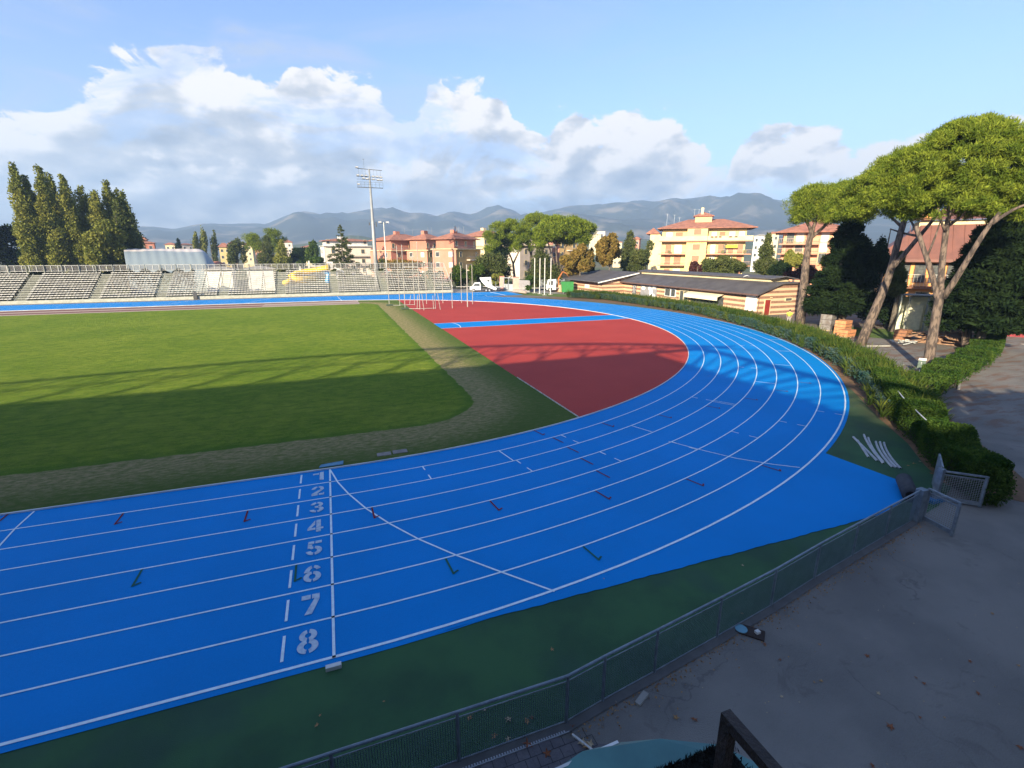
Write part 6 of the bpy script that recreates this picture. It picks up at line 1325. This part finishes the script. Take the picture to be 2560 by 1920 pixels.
for k in range(44):
    t = random.random(); x = 51.5 + 3.4 * t + random.uniform(-.6, .6); y = -26.2 - 2.6 * t + random.uniform(-.6, .6); a = random.uniform(-.7, .5) - .8; L = random.uniform(1., 2.2); z = random.uniform(.05, 1.2); MB().bar((x - L / 2 * math.cos(a), y - L / 2 * math.sin(a), z), (x + L / 2 * math.cos(a), y + L / 2 * math.sin(a), max(.06, z + random.uniform(-.3, .3))), random.uniform(.15, .5), .06).build('board', WD, wp, world=True)
MB().add([(52.6, -27.2, 1.35), (55.2, -28.2, .9), (54.6, -30.2, .15), (52.2, -28.6, .7)], [(0, 1, 2, 3)]).build('panel', WD, wp, world=True)
sg_ = thing('sign', 'small white and green sign on a leaning post in front of the largest pine trunk', 'sign', tuple(gp(2297, 938) * [1, 1, 0])); b0 = gp(2297, 938); dS = math.hypot(*(b0 - CAM)[:2])
MB().bar(b0, A3(2304, 905, dS), .05).build('post', WMET, sg_, world=True); q = Vector(A3(2304, 908, dS - .05)); u = Vector((.45, -.9, 0)).normalized() * .2
MB().add([q - u - Vector((0, 0, .4)), q + u - Vector((0, 0, .4)), q + u + Vector((.05, 0, .3)), q - u + Vector((.05, 0, .3))], [(0, 1, 2, 3)]).build('board', mat('sign_green', (.10, .14, .12)), sg_, world=True)
q2 = q - Vector((.02, 0.02, 0)); MB().add([q2 - u + Vector((0, 0, .2)), q2 + u + Vector((0, 0, .2)), q2 + u + Vector((.03, 0, .34)), q2 - u + Vector((.03, 0, .34))], [(0, 1, 2, 3)]).build('header', WB, sg_, world=True)
tag(MB().bar((45.6, -26.0, .06), (47.6, -26.7, .06), .1, .1).build('kerb_stone', CONC), 'pale kerb stone lying at the foot of the leaning pine', 'kerb')
tag(MB().bar((36.4, -37.9, .06), (60, -25.9, .06), .12, .1).build('kerb_line', CONC), 'long pale kerb line between the yard and the low side hedge', 'kerb')
tag(MB().bar((40.5, -32.2, .05), (37.6, -33.2, .05), .12, .09).build('kerb_stone', CONC), 'short pale kerb stone left of the largest pine', 'kerb')
tag(MB().bar((60, -30.5, .02), (75, -38, .02), .9, .03).build('kerb_line', mat('pale_slab', (.5, .46, .42))), 'pale slab strip along the far side of the drive', 'kerb')

# ---------------------------------------------------------------- person in a bright shirt by the gable
pp = gp(1970, 812); pe = bpy.data.objects.new('person', None)
def skin_body(verts, edges, radii, name, mt):
    me = bpy.data.meshes.new(name); me.from_pydata(verts, edges, []); me.materials.append(mt); o = bpy.data.objects.new(name, me); col.objects.link(o)
    sk = o.modifiers.new('skin', 'SKIN'); 
    for i, r_ in enumerate(radii): me.skin_vertices[0].data[i].radius = (r_, r_) if not isinstance(r_, tuple) else r_
    me.skin_vertices[0].data[0].use_root = True; s = o.modifiers.new('sub', 'SUBSURF'); s.levels = 2; s.render_levels = 2; return o
vs = [(0, 0, .98), (0, 0, 1.22), (0, 0, 1.42), (0, .0, 1.53), (0, -.02, 1.64), (0, -.02, 1.74), (-.20, 0, 1.42), (-.27, .02, 1.16), (-.24, -.08, .92), (-.23, -.1, .83), (.20, 0, 1.42), (.27, .02, 1.16), (.24, -.08, .92), (.23, -.1, .83), (-.10, 0, .92), (-.12, -.06, .50), (-.13, .02, .09), (-.14, -.12, .05), (.10, 0, .92), (.12, .02, .50), (.14, .08, .09), (.14, -.06, .05)]
es = [(0, 1), (1, 2), (2, 3), (3, 4), (4, 5), (2, 6), (6, 7), (7, 8), (8, 9), (2, 10), (10, 11), (11, 12), (12, 13), (0, 14), (14, 15), (15, 16), (16, 17), (0, 18), (18, 19), (19, 20), (20, 21)]
rd = [(.15, .11), (.14, .1), (.16, .1), .06, .095, .075, .07, .05, .04, .045, .07, .05, .04, .045, .10, .075, .05, .045, .10, .075, .05, .045]
try:
    pm = bpy.data.materials.new('person_skin'); pm.use_nodes = True; pm.node_tree.nodes['Principled BSDF'].inputs['Base Color'].default_value = (.42, .25, .17, 1)
    me = bpy.data.meshes.new('person'); me.from_pydata(vs, es, []); me.materials.append(pm); bo = bpy.data.objects.new('person', me); col.objects.link(bo)
    sk = bo.modifiers.new('skin', 'SKIN')
    for i, r_ in enumerate(rd): me.skin_vertices[0].data[i].radius = r_ if isinstance(r_, tuple) else (r_, r_)
    me.skin_vertices[0].data[0].use_root = True; s = bo.modifiers.new('sub', 'SUBSURF'); s.levels = 1; s.render_levels = 2
    bo.location = (pp[0], pp[1], 0); bo.rotation_euler = (0, 0, 2.2); tag(bo, 'person in a bright yellow green shirt and grey trousers walking by the striped gable', 'person')
    LG = mat('lime_shirt', (.42, .55, .08), (.36, .48, .07), rough=.8); TR = mat('grey_trousers', (.28, .26, .25))
    MB().tube([(0, 0, 1.0), (0, 0, 1.2), (0, 0, 1.4), (0, 0, 1.5)], [.19, .19, .2, .1], 14).tube([(-.18, 0, 1.44), (-.27, .02, 1.2)], [.1, .075], 10).tube([(.18, 0, 1.44), (.27, .02, 1.2)], [.1, .075], 10).build('shirt', LG, bo, smooth=True)
    MB().tube([(0, 0, 1.04), (0, 0, .9)], [.185, .19], 14).tube([(-.10, 0, .95), (-.12, -.06, .5), (-.13, .02, .1)], [.12, .095, .08], 10).tube([(.10, 0, .95), (.12, .02, .5), (.14, .08, .1)], [.12, .095, .08], 10).build('trousers', TR, bo, smooth=True)
    MB().tube([(0, -.0, 1.66), (0, 0.01, 1.74), (0, 0, 1.80)], [.105, .105, .05], 12).build('hair', mat('hair_dark', (.02, .015, .012)), bo, smooth=True)
    bpy.data.objects.remove(pe)
except Exception as ex: print('person failed', ex)

# ---------------------------------------------------------------- fallen leaves
def leaf_mesh(nm, mt):
    m = MB(); n = 10; P = []
    for i in range(n):
        a = 6.283 * i / n; r_ = (.055 if i % 2 == 0 else .024) * random.uniform(.8, 1.2); P.append((r_ * math.cos(a), r_ * math.sin(a), .012 * random.random()))
    m.add([(0, 0, .004)] + P, [(0, i + 1, (i + 1) % n + 1) for i in range(n)]); return m.build(nm, mt)
LM = [mat('dry_leaf', (.36, .22, .10), (.26, .14, .06), rough=.9, scale=20), mat('red_leaf', (.24, .09, .04), (.17, .06, .03), rough=.9, scale=20), mat('pale_leaf', (.42, .34, .22), (.34, .26, .16), rough=.9, scale=20)]
protos = [leaf_mesh('fallen_leaf', LM[i % 3]) for i in range(6)]; used = [False] * 6
def put_leaf(x, y, z, s, lab, grp):
    k = random.randrange(6)
    if used[k]: o = protos[k].copy(); col.objects.link(o)
    else: o = protos[k]; used[k] = True
    o.location = (x, y, z); o.rotation_euler = (random.uniform(-.25, .25), random.uniform(-.25, .25), random.random() * 6.28); s *= .75; o.scale = (s, s, s * 1.5); tag(o, lab, 'leaf', grp)
for (px_, py_, s) in [(2225, 1818, 2.0), (2168, 1641, 1.5), (2445, 1735, 1.4), (2052, 1704, 1.4), (2310, 1710, 1.2), (2196, 1735, 1.1), (1912, 1611, 1.1), (2048, 1612, 1.1), (1690, 1795, 1.5), (1736, 1800, 1.8), (1542, 1752, 1.6), (2425, 1655, 1.1), (2480, 1535, 1.2), (1955, 1743, 1.0), (2550, 1870, 1.6), (2545, 1665, 1.1), (1855, 1535, 1.0), (1880, 1540, 1.0), (2035, 1706, .9), (2300, 1795, .9), (2180, 1915, 1.3), (2290, 1695, .9), (1950, 1650, 1.), (2360, 1795, .8), (1640, 1745, .9), (1645, 1712, .9)]:
    q = gp(px_, py_); put_leaf(q[0], q[1], .012, s, 'dry leaf lying on the grey tarmac outside the mesh fence', 'dry leaves on the tarmac')
for (px_, py_, s) in [(1380, 1625, 1.3), (1175, 1795, 1.8), (1270, 1800, 1.8), (1318, 1806, 2.), (1212, 1776, 1.3), (792, 1815, 1.2), (1330, 1796, 1.3), (1856, 1415, 1.3), (1236, 1842, 1.5), (1270, 1850, 1.5), (800, 1790, .8), (960, 1755, .7), (1510, 1448, .7), (2285, 1160, 2.2), (2330, 1185, 2.2), (2345, 1200, 2.6), (2300, 1155, 1.6), (2340, 1215, 2.), (2270, 1165, 1.6)]:
    q = gp(px_, py_); put_leaf(q[0], q[1], .016, s, 'dry leaf lying on the dark green painted verge', 'dry leaves on the verge')
for (px_, py_, s) in [(1368, 1886, 2.2), (1320, 1862, 2.6), (1455, 1858, 2.2), (1465, 1868, 2.2), (1475, 1862, 2.0), (1430, 1815, 1.6)]:
    q = gp(px_, py_); put_leaf(q[0], q[1], .02, s, 'crumpled brown leaf on the brick paving below the fence', 'brown leaves on the paving')
V, Q = leaf_quads(np.c_[rng.uniform(6, 40, 1500), rng.uniform(-75, -48.5, 1500), np.full(1500, .008)], unit(1500) * [1, 1, .1], .035, .02)
a_ = npmesh('leaf_litter', V, Q, LM[2]); tag(a_, kind='stuff')
n = 900; t = rng.random(n); base, tt, _ = sample_path(fence_l[:9], n); C = np.c_[base[:, 0] + rng.normal(size=n) * .05, base[:, 1] - .12 - rng.exponential(.13, n), np.full(n, .012)]
a_ = npmesh('leaf_litter', *leaf_quads(C, unit(n) * [1, 1, .2], .05, .03), LM[0]); tag(a_, kind='stuff')
